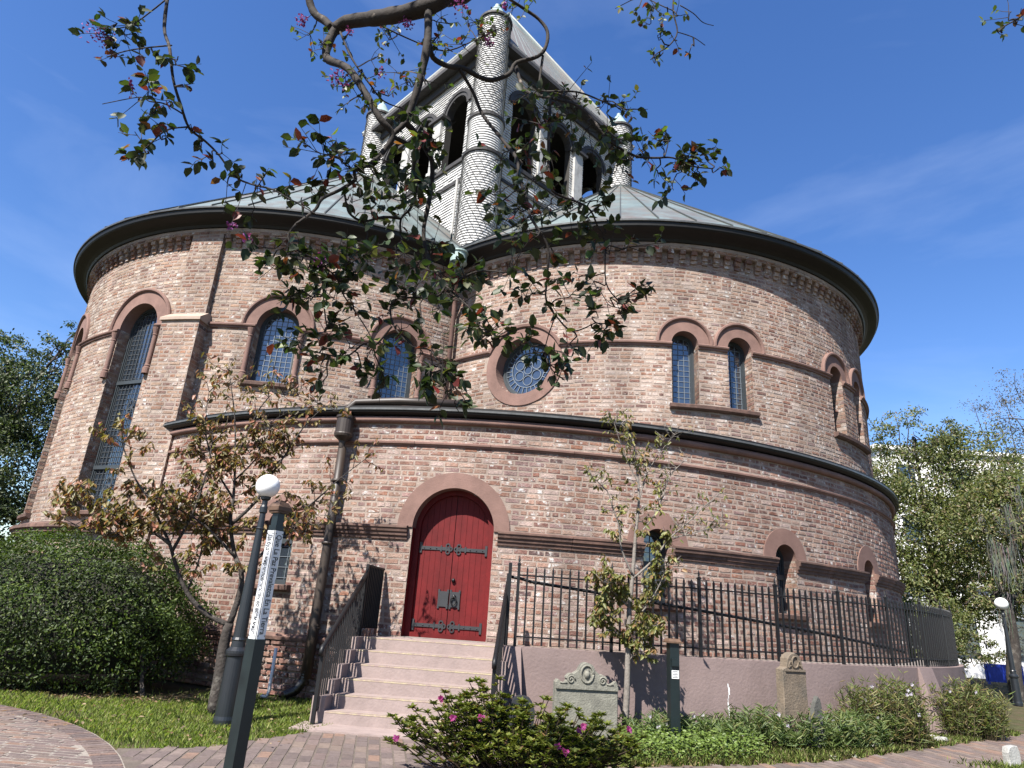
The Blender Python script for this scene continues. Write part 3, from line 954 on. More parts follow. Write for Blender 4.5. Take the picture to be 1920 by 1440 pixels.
# --- downspouts
b = MB()
un = -2.94
hp = P('B', un, 0, .17)
b.tube([P('B', un, 4.02, .14), P('B', un, 2.6, .14), P('B', un, 1.05, .17), P('B', un, .30, .19)], [.074, .074, .086, .086], 12)
for z in (1.02, 1.06, 2.35, 3.4): b.lathe((P('B', un, 0, .15)[0], P('B', un, 0, .15)[1], z), [(.084, 0), (.098, .01), (.098, .04), (.084, .05)], n=14)
ds = b.build('downspout', MT['pipe'], CH, smooth=True)
b = MB(); b.lathe((hp[0], hp[1], 0), [(.05, 4.0), (.06, 4.12), (.155, 4.20), (.165, 4.24), (.155, 4.26), (.15, 4.52), (.165, 4.53), (.165, 4.57), (.0, 4.57)], n=20)
b.build('leader_head', MT['pipe'], ds)
b = MB(); b.tube([P('B', un, 4.52, .16), P('B', un, 4.72, .15), P('B', un + .12, 4.86, .10), P('B', un + .9, 4.90, .04), P('B', un + 2.2, 4.93, -.1)], .07, 10)
b.build('gutter_elbow', MT['pipe'], ds, smooth=True)
b = MB()
pts = [P('B', un, .42, .19), P('B', un - .02, .26, .21), P('B', un - .10, .13, .26), P('B', un - .24, .05, .34)]
fine = []
for i in range(3):
    for q in range(8): fine.append(Vector(pts[i]).lerp(Vector(pts[i + 1]), q / 8))
b.tube(fine, [.082 if i % 2 else .07 for i in range(len(fine))], 10)
b.build('corrugated_elbow', MT['plastic'], ds, smooth=True)
b = MB()
b.tube([(-1.52, 14.36, 9.45), (-1.52, 14.38, 9.2), (-1.55, 14.8, 8.9), (-1.56, 14.98, 8.6), (-1.56, 14.98, 5.0)], .062, 10)
vd = b.build('valley_downspout', MT['stone'], CH, smooth=True)
b = MB(); b.lathe((-1.52, 14.36, 0), [(.07, 9.28), (.10, 9.40), (.20, 9.46), (.22, 9.48), (.205, 9.50), (.205, 9.72), (.235, 9.74), (.235, 9.78), (.0, 9.78)], n=20)
b.build('leader_head', MT['verdigris'], vd)

# --- belfry tower
TC = Vector((-1.17, 20.55, 0))
PH = R_(1.5)
HD = 4.55
def tdir(i): return Vector((math.sin(PH * -1 + i * math.pi / 2) * 1, -math.cos(PH * -1 + i * math.pi / 2), 0))
corners = [TC + tdir(i) * HD for i in range(4)]      # 0 near, 1 right, 2 far, 3 left
SILL, SPR, OHW, EAV = 14.35, 16.5, .52, 18.0
tower_mb, trim_mb = MB(), []
for f in range(4):
    A, B2 = corners[f], corners[(f + 1) % 4]
    ax = (B2 - A); ln = ax.length; ax.normalize()
    out = Vector((ax.y, -ax.x, 0))
    mid = (A + B2) / 2
    if (mid - TC).dot(out) < 0: out = -out
    opc = [-1.72, 0, 1.72]
    TP = lambda s, z, d: A + ax * s + out * d + Vector((0, 0, z))
    z = 8.5
    H = .098
    while z < EAV:
        zm = z + H / 2
        segs = [(0, ln)]
        for c in opc:
            s0 = ln / 2 + c
            if SILL < zm < SPR: h = OHW
            elif SPR <= zm < SPR + OHW: h = math.sqrt(OHW ** 2 - (zm - SPR) ** 2)
            else: continue
            ns = []
            for a, c2 in segs:
                if c2 <= s0 - h or a >= s0 + h: ns.append((a, c2)); continue
                if a < s0 - h: ns.append((a, s0 - h))
                if c2 > s0 + h: ns.append((s0 + h, c2))
            segs = ns
        for a, c2 in segs:
            x = a
            while x < c2 - .01:                      # single shingles along the course
                y = min(c2, x + rng.uniform(.16, .30))
                o = rng.uniform(-.006, .012)
                tower_mb.poly([TP(x, z, .034 + o), TP(y, z, .034 + o), TP(y, z + H + .01, .005), TP(x, z + H + .01, .005)])
                tower_mb.poly([TP(x, z, 0), TP(y, z, 0), TP(y, z, .034 + o), TP(x, z, .034 + o)])
                x = y
        z += H
    # inner skin
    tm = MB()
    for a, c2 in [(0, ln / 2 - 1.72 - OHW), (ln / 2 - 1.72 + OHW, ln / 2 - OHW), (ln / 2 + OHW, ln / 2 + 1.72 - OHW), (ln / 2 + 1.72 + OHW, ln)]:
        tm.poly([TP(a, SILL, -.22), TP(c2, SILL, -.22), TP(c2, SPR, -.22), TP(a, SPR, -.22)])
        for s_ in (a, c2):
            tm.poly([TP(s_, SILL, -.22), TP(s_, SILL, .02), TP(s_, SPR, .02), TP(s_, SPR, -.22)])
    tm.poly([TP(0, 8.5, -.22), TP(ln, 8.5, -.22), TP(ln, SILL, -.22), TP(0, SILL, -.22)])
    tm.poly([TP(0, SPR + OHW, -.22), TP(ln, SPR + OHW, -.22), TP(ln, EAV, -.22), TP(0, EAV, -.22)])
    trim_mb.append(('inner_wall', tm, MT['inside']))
    # sill board, band, eave
    def boardm(z0, z1, d, m, nm):
        q = MB()
        q.poly([TP(0, z0, d), TP(ln, z0, d), TP(ln, z1, d), TP(0, z1, d)])
        q.poly([TP(0, z0, -.2), TP(ln, z0, -.2), TP(ln, z0, d), TP(0, z0, d)])
        q.poly([TP(0, z1, -.2), TP(ln, z1, -.2), TP(ln, z1, d), TP(0, z1, d)][::-1])
        trim_mb.append((nm, q, m))
    boardm(SILL - .13, SILL, .10, MT['darkwood'], 'sill_board')
    boardm(13.50, 13.60, .08, MT['darkwood'], 'band_board')
    boardm(EAV - .28, EAV + .02, .12, MT['darkwood'], 'frieze_board')
    boardm(EAV + .02, EAV + .16, .42, MT['darkwood'], 'eave_board')
    for c in opc:
        s0 = ln / 2 + c
        q = MB(); n = 16
        for (ra, rb, d) in ((OHW + .08, OHW + .20, .09), (OHW - .03, OHW + .08, .06)):
            for i in range(n):
                t0, t1 = math.pi * i / n, math.pi * (i + 1) / n
                pt = lambda r, t, d: TP(s0 + r * math.cos(t), SPR + r * math.sin(t), d)
                q.poly([pt(ra, t0, d), pt(rb, t0, d), pt(rb, t1, d), pt(ra, t1, d)])
                q.poly([pt(ra, t0, d), pt(ra, t1, d), pt(ra, t1, -.2), pt(ra, t0, -.2)])
                q.poly([pt(rb, t0, d), pt(rb, t1, d), pt(rb, t1, 0), pt(rb, t0, 0)])
        trim_mb.append(('belfry_arch', q, MT['darkwood']))
    for s0 in (ln / 2 - .86, ln / 2 + .86):
        q = MB()
        cpt = TP(s0, (SILL + SPR) / 2, .03)
        rz = math.atan2(ax.y, ax.x)
        q.box(cpt, (.40, .20, SPR - SILL - .14), rz)
        trim_mb.append(('pier', q, MT['trimwood']))
        q = MB(); q.box(TP(s0, SPR - .02, .05), (.74, .34, .10), rz); trim_mb.append(('pier_cap', q, MT['darkwood']))
        q = MB(); q.box(TP(s0, SILL + .09, .03), (.50, .26, .16), rz); trim_mb.append(('pier_base', q, MT['trimwood']))
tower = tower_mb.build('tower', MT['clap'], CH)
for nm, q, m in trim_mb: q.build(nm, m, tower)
b = MB()
b.poly([c + Vector((0, 0, SILL - .3)) for c in corners]); b.poly([c + Vector((0, 0, EAV)) for c in corners])
b.build('belfry_floor', MT['inside'], tower)
b = MB()
ov = [TC + tdir(i) * (HD + .58) + Vector((0, 0, EAV + .16)) for i in range(4)]
ap = TC + Vector((0, 0, 24.6))
fl = [c + Vector((0, 0, .10)) for c in ov]
for i in range(4):
    j = (i + 1) % 4
    n = 20
    for q in range(n):
        a, c = fl[i].lerp(fl[j], q / n), fl[i].lerp(fl[j], (q + 1) / n)
        b.poly([a, c, ap])
    b.poly([ov[i], ov[j], fl[j], fl[i]])
b.poly(ov)
b.build('tower_roof', MT['slate'], tower)
b = MB()
for i in range(4):
    b.tube([fl[i], ap], .06, 6)
    j = (i + 1) % 4
    for q in range(1, 20):
        a = fl[i].lerp(fl[j], q / 20); b.tube([a, a.lerp(ap, .93)], .018, 4)
b.build('roof_ribs', MT['copper'], tower)
for i, c in enumerate(corners):
    b = MB()
    stages = [(.54, 8.6, 13.75), (.50, 13.75, 15.05), (.46, 15.05, 18.95)]
    for r, z0, z1 in stages:
        z = z0
        while z < z1:
            zz = min(z + .085, z1)
            b.lathe((c.x, c.y, 0), [(r + .03, z), (r + .002, zz)], n=28)
            b.lathe((c.x, c.y, 0), [(r, z), (r + .03, z)], n=28)
            z = zz
    t = b.build('turret', MT['clap'], tower)
    b = MB()
    for pr in ([(.53, 13.72), (.61, 13.74), (.62, 13.82), (.50, 13.90)], [(.49, 15.02), (.56, 15.04), (.57, 15.12), (.46, 15.2)], [(.46, 18.90), (.54, 18.92), (.54, 19.0), (.44, 19.04)]):
        b = MB(); b.lathe((c.x, c.y, 0), pr, n=28); b.build('turret_ring', MT['darkwood'], tower)
    b = MB(); b.lathe((c.x, c.y, 0), [(.50, 19.01), (.40, 19.15), (.26, 19.38), (.14, 19.62), (.06, 19.72), (.08, 19.77), (.0, 19.83)], n=20)
    b.build('turret_cap', MT['verdigris'], tower, smooth=True)
    if i != 2:                                       # wire netting drawn round the turrets
        b = MB()
        for (r, z0, z1, m) in ((.585, 10.2, 13.7, 18), (.505, 15.2, 18.9, 16)):
            for sg in (-1, 1):
                for q in range(m):
                    th0 = 2 * math.pi * q / m
                    pts = []
                    n = int((z1 - z0) / .20)
                    for w in range(n + 1):
                        th = th0 + sg * (w / n) * (z1 - z0) * (.55 / r)
                        pts.append((c.x + r * math.cos(th), c.y + r * math.sin(th), z0 + (z1 - z0) * w / n))
                    b.tube(pts, .006, 3, cap=False)
        b.build('wire_netting', MT['wire'], tower)
b = MB()
for q in range(2): b.tube([corners[0] + Vector((-.62 - q * .12, .55, 10.3)), corners[0] + Vector((-.62 - q * .12, .55, 13.5))], .04, 8)
b.build('vent_pipe', MT['trimwood'], tower)

# ================================================================== steps, rails, terrace
cxB, cyB, RB = DR['B']
da = D.uc / RB
DN = Vector((math.sin(da), -math.cos(da), 0))         # out of the door
DX = Vector((math.cos(da), math.sin(da), 0))          # to the right along the door
D0 = Vector(P('B', D.uc, 0, 0))
def SP(x, y, z): return D0 + DX * x + DN * y + Vector((0, 0, z))
srz = math.atan2(DX.y, DX.x)
RISE, TREAD, NST = .1667, .285, 6
LAND = .62
XL, XR = -1.10, .92
steps = thing('entrance_steps', 'flight of six pink painted concrete steps up to the red door', 'steps', loc=SP(0, 2.05, 0))
for i in range(NST):
    z1 = 1.0 - i * RISE
    y1 = LAND + i * TREAD
    b = MB()
    y0 = -.3 if i == 0 else y1 - TREAD - .02
    pts = [(XL, y0), (XR, y0), (XR, y1), (XL, y1)]
    top = [SP(x, y, z1) for x, y in pts]
    nx = [SP(XL, y1 + .004, z1 - .03), SP(XR, y1 + .004, z1 - .03), SP(XR, y1 + .004, z1 - .045), SP(XL, y1 + .004, z1 - .045)]
    bot = [SP(x, y, 0) for x, y in pts]
    b.poly(top)
    b.poly([top[3], top[2], SP(XR, y1 + .004, z1 - .006), SP(XL, y1 + .004, z1 - .006)])
    b.poly([SP(XL, y1 + .004, z1 - .006), SP(XR, y1 + .004, z1 - .006), nx[1], nx[0]])
    b.poly([nx[0], nx[1], nx[2], nx[3]])
    b.poly([nx[3], nx[2], SP(XR, y1 + .004, z1 - RISE - .01), SP(XL, y1 + .004, z1 - RISE - .01)])
    for x in (XL, XR): b.poly([SP(x, y0, 0), SP(x, y1, 0), SP(x, y1, z1), SP(x, y0, z1)])
    b.build('step', MT['step'], steps)
    b = MB()
    b.poly([SP(XL + .02, y1 - .03, z1 + .003), SP(XR - .02, y1 - .03, z1 + .003), SP(XR - .02, y1 + .002, z1 + .003), SP(XL + .02, y1 + .002, z1 + .003)])
    b.poly([SP(XL + .02, y1 + .007, z1 - .004), SP(XR - .02, y1 + .007, z1 - .004), SP(XR - .02, y1 + .007, z1 - .018), SP(XL + .02, y1 + .007, z1 - .018)])
    b.build('nosing_stripe', MT['yellow'], steps)
    for sx, (xa, xb) in (('l', (XL - .17, XL - .001)), ('r', (XR + .001, XR + .17))):
        if i == NST - 1: continue
        b = MB()
        yf = y1 + TREAD + .0
        b.box(SP((xa + xb) / 2, (yf - .5) / 2 + .0, z1 / 2), (xb - xa - i * .0008, yf + .5, z1 - .002 * (i + 1)), srz)
        b.build('stepped_cheek', MT['step'], steps)
b = MB(); b.box(SP((XL + XR) / 2, LAND + 5 * TREAD + .2, .012), (XR - XL + .5, .55, .03), srz)
b.build('footing_slab', MT['step'], steps)
b = MB()
for i in range(3): b.box(SP(XL - .06, .12 + i * .16, 1.055), (.22, .15, .11), srz + rng.uniform(-.05, .05), col=brick_colour(1))
b.build('brick_kerb', MT['brick'], steps)

def rail(name, label, x, left):
    t = thing(name, label, 'railing', 'railings of the entrance steps', SP(x, LAND + 5 * TREAD + .08, 0))
    yb, yt = LAND + 5 * TREAD + .12, LAND - .06
    zb, zt = .90, 1.0 + .92
    z_at = lambda y: zb + (zt - zb) * (yb - y) / (yb - yt)
    g_at = lambda y: max(.10, z_at(y) - .80)
    b = MB(); b.box(SP(x, yb, zb / 2), (.045, .045, zb), srz); b.build('newel', MT['iron'], t)
    b = MB(); b.box(SP(x, yt, (.8 + zt + .12) / 2), (.045, .045, zt + .12 - .8), srz); b.build('newel', MT['iron'], t)
    b = MB(); b.tube([SP(x, yb + .05, zb - .09), SP(x, yb + .06, zb - .03), SP(x, yb + .03, zb + .01), SP(x, yb - .05, z_at(yb - .05) + .01), SP(x, yt, zt)], .032, 8)
    b.build('handrail', MT['iron'], t, smooth=True)
    b = MB(); b.tube([SP(x, yb, .13), SP(x, yt, 1.02)], .014, 6); b.build('bottom_rail', MT['iron'], t)
    y = yb - .10
    while y > yt + .05:
        b = MB(); f = (yb - y) / (yb - yt)
        zz0, zz1 = .13 + f * .89, z_at(y)
        b.box(SP(x, y, (zz0 + zz1) / 2), (.018, .018, zz1 - zz0), srz)
        b.build('baluster', MT['iron'], t); y -= .085
    if left:                                          # the level panel that runs back to the wall
        b = MB(); b.tube([SP(x, yt, zt + .11), SP(x + .12, -.0, zt + .09)], .02, 6); b.build('top_rail', MT['iron'], t)
        b = MB(); b.tube([SP(x, yt, 1.12), SP(x + .12, 0, 1.12)], .016, 6); b.build('bottom_rail', MT['iron'], t)
        for i in range(10):
            f = (i + .5) / 10
            p = SP(x + .12 * f, yt * (1 - f), 0)
            b = MB(); b.box((p.x, p.y, (1.10 + zt + .1) / 2), (.026, .026, zt + .1 - 1.10), srz); b.build('baluster', MT['iron'], t)
    return t
rail('stair_railing', 'black iron railing climbing the left edge of the entrance steps', XL - .085, True)
rail('stair_railing', 'black iron railing on the right edge of the entrance steps beside the fence', XR + .085, False)

# --- curved retaining wall with the fence on it
RT = 12.40 - RB                                       # offset of the terrace edge from the church wall
ZT = 1.03
UT = lambda deg: R_(deg) * RB
TD = lambda deg, z, d=0.0: P('B', UT(deg), z, RT + d)
wallT = thing('retaining_wall', 'curved mauve stucco retaining wall under the black iron fence', 'wall', loc=TD(20, 0))
b = MB()
A0, A1, n = .35, 96, 110
for i in range(n):
    a, c = A0 + (A1 - A0) * i / n, A0 + (A1 - A0) * (i + 1) / n
    b.poly([TD(a, -.05), TD(c, -.05), TD(c, ZT), TD(a, ZT)])
    b.poly([TD(a, ZT), TD(c, ZT), TD(c, ZT + .004, -.22), TD(a, ZT + .004, -.22)])
b.poly([TD(A0, 0), TD(A0, ZT), TD(A0, ZT, -.22), TD(A0, 0, -.22)])
b.build('stucco_face', MT['mauve'], wallT)
for a0, a1, dep in ((.4, 1.5, .34), (37.0, 39.6, .3)):
    b = MB()
    f0, f1 = a0 - .1, a1 + .25
    for aa, cc in ((0, .5), (.5, 1)):
        b.poly([TD(f0 + (f1 - f0) * aa, 0, dep), TD(f0 + (f1 - f0) * cc, 0, dep), TD(a0 + (a1 - a0) * cc, ZT - .006, .03), TD(a0 + (a1 - a0) * aa, ZT - .006, .03)])
    b.poly([TD(f0, 0, dep), TD(a0, ZT - .006, .03), TD(a0, ZT - .006, -.05), TD(f0, 0, -.05)])
    b.poly([TD(f1, 0, dep), TD(a1, ZT - .006, .03), TD(a1, ZT - .006, -.05), TD(f1, 0, -.05)])
    b.poly([TD(a0, ZT - .006, .03), TD(a1, ZT - .006, .03), TD(a1, ZT - .006, -.1), TD(a0, ZT - .006, -.1)])
    b.build('flared_pier', MT['mauve'], wallT)
b = MB()
for i in range(9):
    z0, z1 = .70 - i * .05, .70 - (i + 1) * .05
    w0 = .02 + .012 * math.sin(i * 1.3)
    a = 15.9 + .05 * math.sin(i * .9)
    b.poly([TD(a, z0, .003), TD(a + w0 * 4, z0, .003), TD(a + w0 * 4 + .02, z1, .003), TD(a + .02, z1, .003)])
b.build('paint_drip', MT['white'], wallT)
b = MB(); sweep(b, 'B', UT(0), UT(A1), [(-.02, 1.0), (RT - .21, 1.0)], ends=False)
b.build('terrace', MT['concrete'], kind='structure')

fence = thing('iron_fence', 'curved black iron picket fence on the mauve wall', 'fence', loc=TD(20, ZT))
F0, F1 = 1.1, 94
pick = MB(); pick.box((0, 0, .55), (.025, .025, 1.06)); pick.box((0, 0, 1.095), (.025, .025, .03), taper=.3)
pick_me = pick.mesh('picket', MT['iron'])
post = MB(); post.box((0, 0, .56), (.042, .042, 1.13)); post.box((0, 0, 1.135), (.056, .056, .02))
post.lathe((0, 0, 1.14), [(.014, 0), (.02, .015), (.012, .03), (.018, .045), (.0, .13)], n=8)
post_me = post.mesh('post', MT['iron'])
dstep = math.degrees(.128 / 12.3)
i = 0; a = F0
while a < F1:
    is_post = i % 11 == 0
    o = link('post' if is_post else 'picket', post_me if is_post else pick_me, fence)
    o.location = TD(a, ZT + .0, -.10); o.rotation_euler = (0, 0, R_(a))
    a += dstep; i += 1
for z, r in ((ZT + .13, .012), (ZT + .98, .012)):
    b = MB(); b.tube([TD(F0 + (F1 - F0) * q / 120, z, -.10) for q in range(121)], r, 6)
    b.build('fence_rail', MT['iron'], fence)
hr = thing('ramp_handrail', 'black tubular handrail sloping down behind the iron fence', 'handrail', loc=TD(3, ZT))
b = MB(); b.tube([TD(.6, 1.98, -.17), TD(1.2, 1.97, -.20)] + [TD(2 + q * 1.25, 1.93 - q * .0235, -.20) for q in range(29)], .024, 8)
b.build('rail_tube', MT['iron'], hr, smooth=True)
for q in (3, 10, 17, 24):
    b = MB(); b.tube([TD(2 + q * 1.25, 1.93 - q * .0235 - .02, -.20), TD(2 + q * 1.25, 1.86 - q * .0235, -.16), TD(2 + q * 1.25, 1.86 - q * .0235, -.11)], .01, 5)
    b.build('bracket', MT['iron'], hr)
b = MB(); b.box(TD(.5, 1.58, -.12), (.05, .05, 1.2), 0); b.build('end_post', MT['iron'], hr)

# ================================================================== paths
def inpoly(x, y, poly):
    r = False; j = len(poly) - 1
    for i in range(len(poly)):
        xi, yi = poly[i]; xj, yj = poly[j]
        if (yi > y) != (yj > y) and x < (xj - xi) * (y - yi) / (yj - yi) + xi: r = not r
        j = i
    return r
edge = [(245, 1440), (222, 1408), (180, 1390), (130, 1370), (95, 1350), (60, 1332)]
PE = [ground(*p) for p in edge]
# the plaza is a disc: its rim passes through those points
def fit_circle(pts):
    A = np.array([[2 * p.x, 2 * p.y, 1] for p in pts]); c = np.array([p.x ** 2 + p.y ** 2 for p in pts])
    s = np.linalg.lstsq(A, c, rcond=None)[0]
    return s[0], s[1], math.sqrt(s[2] + s[0] ** 2 + s[1] ** 2)
pcx, pcy, pcr = fit_circle([PE[0], PE[1], PE[3], PE[5]])
if pcr > 30 or pcx > PE[0].x: pcx, pcy, pcr = -11.5, 3.2, 8.9
walk_poly = [(ground(222, 1404).x, ground(222, 1404).y)] + [(ground(*p).x, ground(*p).y) for p in ((300, 1404), (400, 1402), (480, 1390), (585, 1371))] + \
    [(-1.95, 9.15), (.2, 9.15), (.45, 8.3), (.9, 7.7), (1.34, 7.87), (2.95, 8.45), (4.21, 9.05), (6.44, 10.66), (9.59, 13.04), (14, 16.2), (15, 13.5), (9.2, 9.4), (6.6, 8.9), (5, 6), (4, -6), (-4, -6), (-3.0, 5.2)]
b = MB(); b.poly([(x, y, .004) for x, y in walk_poly])
walk = b.build('brick_walk', MT['joint'], kind='structure')
b = MB(); n = 72
b.poly([(pcx + pcr * math.cos(2 * math.pi * i / n), pcy + pcr * math.sin(2 * math.pi * i / n), .0105) for i in range(n)])
plaza = b.build('brick_plaza', MT['jointpale'], kind='structure')

PVP = [(.33, .245, .21), (.36, .26, .22), (.31, .23, .21), (.38, .29, .24), (.29, .225, .205), (.34, .265, .235), (.41, .265, .20), (.27, .21, .195)]
def paver_col(f=1.0):
    c = rng.choice(PVP); k = rng.uniform(.85, 1.15) * f * .78
    return tuple(v * k for v in c)
def paver_mesh(w, h, f=1.0, m='paver'):
    b = MB(); col = paver_col(f)
    x, y, e = w / 2, h / 2, .008
    j = lambda: rng.uniform(-.003, .003)
    for px, py in ((-x, -y), (x, -y), (x, y), (-x, y)): b.vert((px + j(), py + j(), -.03), col)
    for px, py in ((-x + e, -y + e), (x - e, -y + e), (x - e, y - e), (-x + e, y - e)): b.vert((px, py, .005 + j() * .5), col)
    b.f = [(4, 5, 6, 7), (0, 1, 5, 4), (1, 2, 6, 5), (2, 3, 7, 6), (3, 0, 4, 7)]
    return b.mesh('paver', MT[m])
def lay(parent, spots, w, h, zoff, ncap, f=1.0, m='paver'):
    """spots: (x, y, rotation); the ones that show largest become single objects, the others one mesh"""
    spots.sort(key=lambda s: s[0] ** 2 + s[1] ** 2)
    vis = [s for s in spots if s[1] > 6.3 + .0 * s[0]]
    near = vis[:ncap]; nearset = set(near)
    ms = [paver_mesh(w, h, f, m) for _ in range(16)]
    for x, y, r in near:
        o = link('paver', ms[rng.randrange(16)], parent)
        o.location = (x, y, zoff + rng.uniform(-.0015, .0015)); o.rotation_euler = (rng.uniform(-.008, .008), rng.uniform(-.008, .008), r)
    b = MB()
    for s in spots:
        if s in nearset: continue
        x, y, r = s
        col = paver_col(f); co, si = math.cos(r), math.sin(r)
        i = len(b.v); e = .006; dz = rng.uniform(-.0015, .0015)
        for k, zz in ((0, -.03), (e, .005)):
            for px, py in ((-w / 2 + k, -h / 2 + k), (w / 2 - k, -h / 2 + k), (w / 2 - k, h / 2 - k), (-w / 2 + k, h / 2 - k)):
                b.v.append((x + px * co - py * si, y + px * si + py * co, zoff + zz + dz)); b.c.append(col)
        b.f += [tuple(i + q for q in t) for t in ((4, 5, 6, 7), (0, 1, 5, 4), (1, 2, 6, 5), (2, 3, 7, 6), (3, 0, 4, 7))]
    b.build('paving', MT[m], parent, kind='stuff')
spots = []
pw, ph = .125, .27
rot = .17
for i in range(-150, 150):
    for j in range(-60, 90):
        lx, ly = i * (pw + .006), j * (ph + .006) + (i % 2) * (ph + .006) / 2
        x = -1 + lx * math.cos(rot) - ly * math.sin(rot); y = 6 + lx * math.sin(rot) + ly * math.cos(rot)
        if y < 3.5 or y > 14: continue
        if not inpoly(x, y, walk_poly): continue
        if (x - pcx) ** 2 + (y - pcy) ** 2 < (pcr + .08) ** 2: continue
        spots.append((x + rng.uniform(-.003, .003), y + rng.uniform(-.003, .003), rot + rng.uniform(-.02, .02)))
lay(walk, spots, pw, ph, .004, 280)
spots = []
th = 0.0
m = int(2 * math.pi * pcr / .094)
for i in range(m):
    t = 2 * math.pi * i / m
    x, y = pcx + (pcr - .13) * math.cos(t), pcy + (pcr - .13) * math.sin(t)
    if -8.5 < x and 2 < y < 13: spots.append((x, y, t))
ring = []
for j in range(-10, 130):
    y0 = 2.5 + j * .094
    x0 = -11 + rng.uniform(0, .24)
    while x0 < 0:
        x, y = x0, y0 - .06 * (x0 + 4) + .03 * math.sin(x0 * 1.3)
        if math.hypot(x - pcx, y - pcy) < pcr - .23 and 3 < y < 13: ring.append((x + rng.uniform(-.002, .002), y + rng.uniform(-.004, .004), -.06 + rng.uniform(-.02, .02)))
        x0 += .248
# soldier bricks point outwards (long side radial), the rings behind run round the disc
sold = [s for s in spots if abs(math.hypot(s[0] - pcx, s[1] - pcy) - (pcr - .13)) < .02]
lay(plaza, sold, .235, .082, .012, 60, 1.0, 'paver_old')
lay(plaza, ring, .242, .086, .008, 220, 1.0, 'paver_old')

# ================================================================== posts and lamps
def peace_pole():
    p = at(450, 1440, 4.6)
    t = thing('message_post', 'dark green square post with white lettered panels in front of the lamp post', 'post', loc=(p.x - .040, p.y, 0))
    c = Vector((p.x - .040, p.y, 0))
    rz = R_(58)
    w = .070
    b = MB(); b.box((c.x, c.y, .60), (.084, .084, 1.20), rz); b.build('shaft', MT['post'], t)
    b = MB(); b.box((c.x, c.y, 1.55), (w, w, .74), rz); b.build('upper_shaft', MT['post'], t)
    b = MB(); b.box((c.x, c.y, 1.965), (w * .8, w * .8, .09), rz); b.build('neck', MT['post'], t)
    b = MB()
    b.box((c.x, c.y, 2.012), (w * 1.35, w * 1.35, .016), rz); b.box((c.x, c.y, 2.032), (w * 1.6, w * 1.6, .026), rz)
    b.box((c.x, c.y, 2.062), (w * 1.6, w * 1.6, .034), rz, taper=.62); b.box((c.x, c.y, 2.083), (w * .7, w * .7, .012), rz)
    b.build('cap', MT['capwood'], t)
    for ang, txt, tall in ((rz, 'Que La Paz Prevalezca En La Tierra', 1.35), (rz - math.pi / 2, 'Да будет мир человечеству во всем мире', 1.7)):
        n = Vector((math.sin(ang), -math.cos(ang), 0)); x = Vector((math.cos(ang), math.sin(ang), 0))
        pc = c + n * (w / 2 + .0025)
        z0, z1 = 1.20, 1.885
        b = MB(); b.box((pc.x, pc.y, (z0 + z1) / 2), (w * .95, .004, z1 - z0), ang)
        pl = b.build('panel', MT['white'], t)
        cu = bpy.data.curves.new('lettering', 'FONT'); cu.body = txt; cu.size = .05; cu.align_x = 'CENTER'; cu.align_y = 'CENTER'; cu.extrude = .0
        cu.offset = .0007
        to = bpy.data.objects.new('tmp', cu); COL.objects.link(to)
        bpy.context.view_layer.update()
        dg = bpy.context.evaluated_depsgraph_get()
        me = bpy.data.meshes.new_from_object(to.evaluated_get(dg)); me.name = 'lettering'
        bpy.data.objects.remove(to)
        me.materials.clear(); me.materials.append(MT['ink'])
        xs = [v.co.x for v in me.vertices]
        k = .63 / (max(xs) - min(xs))
        mid = (max(xs) + min(xs)) / 2
        ysc = [v.co.y for v in me.vertices]; ym = (max(ysc) + min(ysc)) / 2
        for v in me.vertices:
            u, q = (v.co.x - mid) * k, (v.co.y - ym) * k * tall
            w3 = pc + n * .0032 + x * q + Vector((0, 0, (z0 + z1) / 2 - u))
            v.co = w3
        o = link('lettering', me, pl)
        for sx in (-1, 1):
            for zz in (z0 + .02, z1 - .02):
                q = pc + x * sx * w * .38
                b = MB(); b.box((q.x + n.x * .003, q.y + n.y * .003, zz), (.006, .004, .006), ang); b.build('screw', MT['iron'], pl)
peace_pole()

def lamp_post(c, h, label, group=True, s=1.0, gr=.155):
    t = thing('lamp_post', label, 'lamp post', loc=c)
    x, y = c[0], c[1]
    b = MB()
    b.lathe((x, y, 0), [(.125 * s, 0), (.125 * s, .06), (.118 * s, .10), (.105 * s, h * .27), (.125 * s, h * .275), (.13 * s, h * .285), (.13 * s, h * .295), (.085 * s, h * .31), (.082 * s, h * .335), (.09 * s, h * .34), (.078 * s, h * .35)], n=24)
    b.build('base', MT['lamp'], t, smooth=False)
    b = MB()
    b.lathe((x, y, 0), [(.078 * s, h * .345), (.07 * s, h * .5), (.052 * s, h * .72), (.045 * s, h * .82), (.056 * s, h * .825), (.044 * s, h * .83), (.036 * s, h * .895), (.05 * s, h * .90), (.05 * s, h * .925), (.036 * s, h * .935), (.036 * s, h * .955), (.062 * s, h * .962), (.066 * s, h * .975), (.0, h * .976)], n=20)
    b.build('shaft', MT['lamp'], t, smooth=False)
    b = MB()
    zc = h * .972 + gr * .95
    b.lathe((x, y, zc), [(gr * math.cos(q), gr * math.sin(q)) for q in np.linspace(-math.pi / 2, math.pi / 2, 17)], n=28)
    b.build('globe', MT['globe'], t, smooth=True)
lamp_post((-3.06 - .08, 8.80, 0), 2.78, 'dark lamp post with white globe beside the lettered post')
lamp_post((14.4, 19.6, 0), 2.55, 'distant lamp post with white globe under the right hand trees', s=.9, gr=.17)

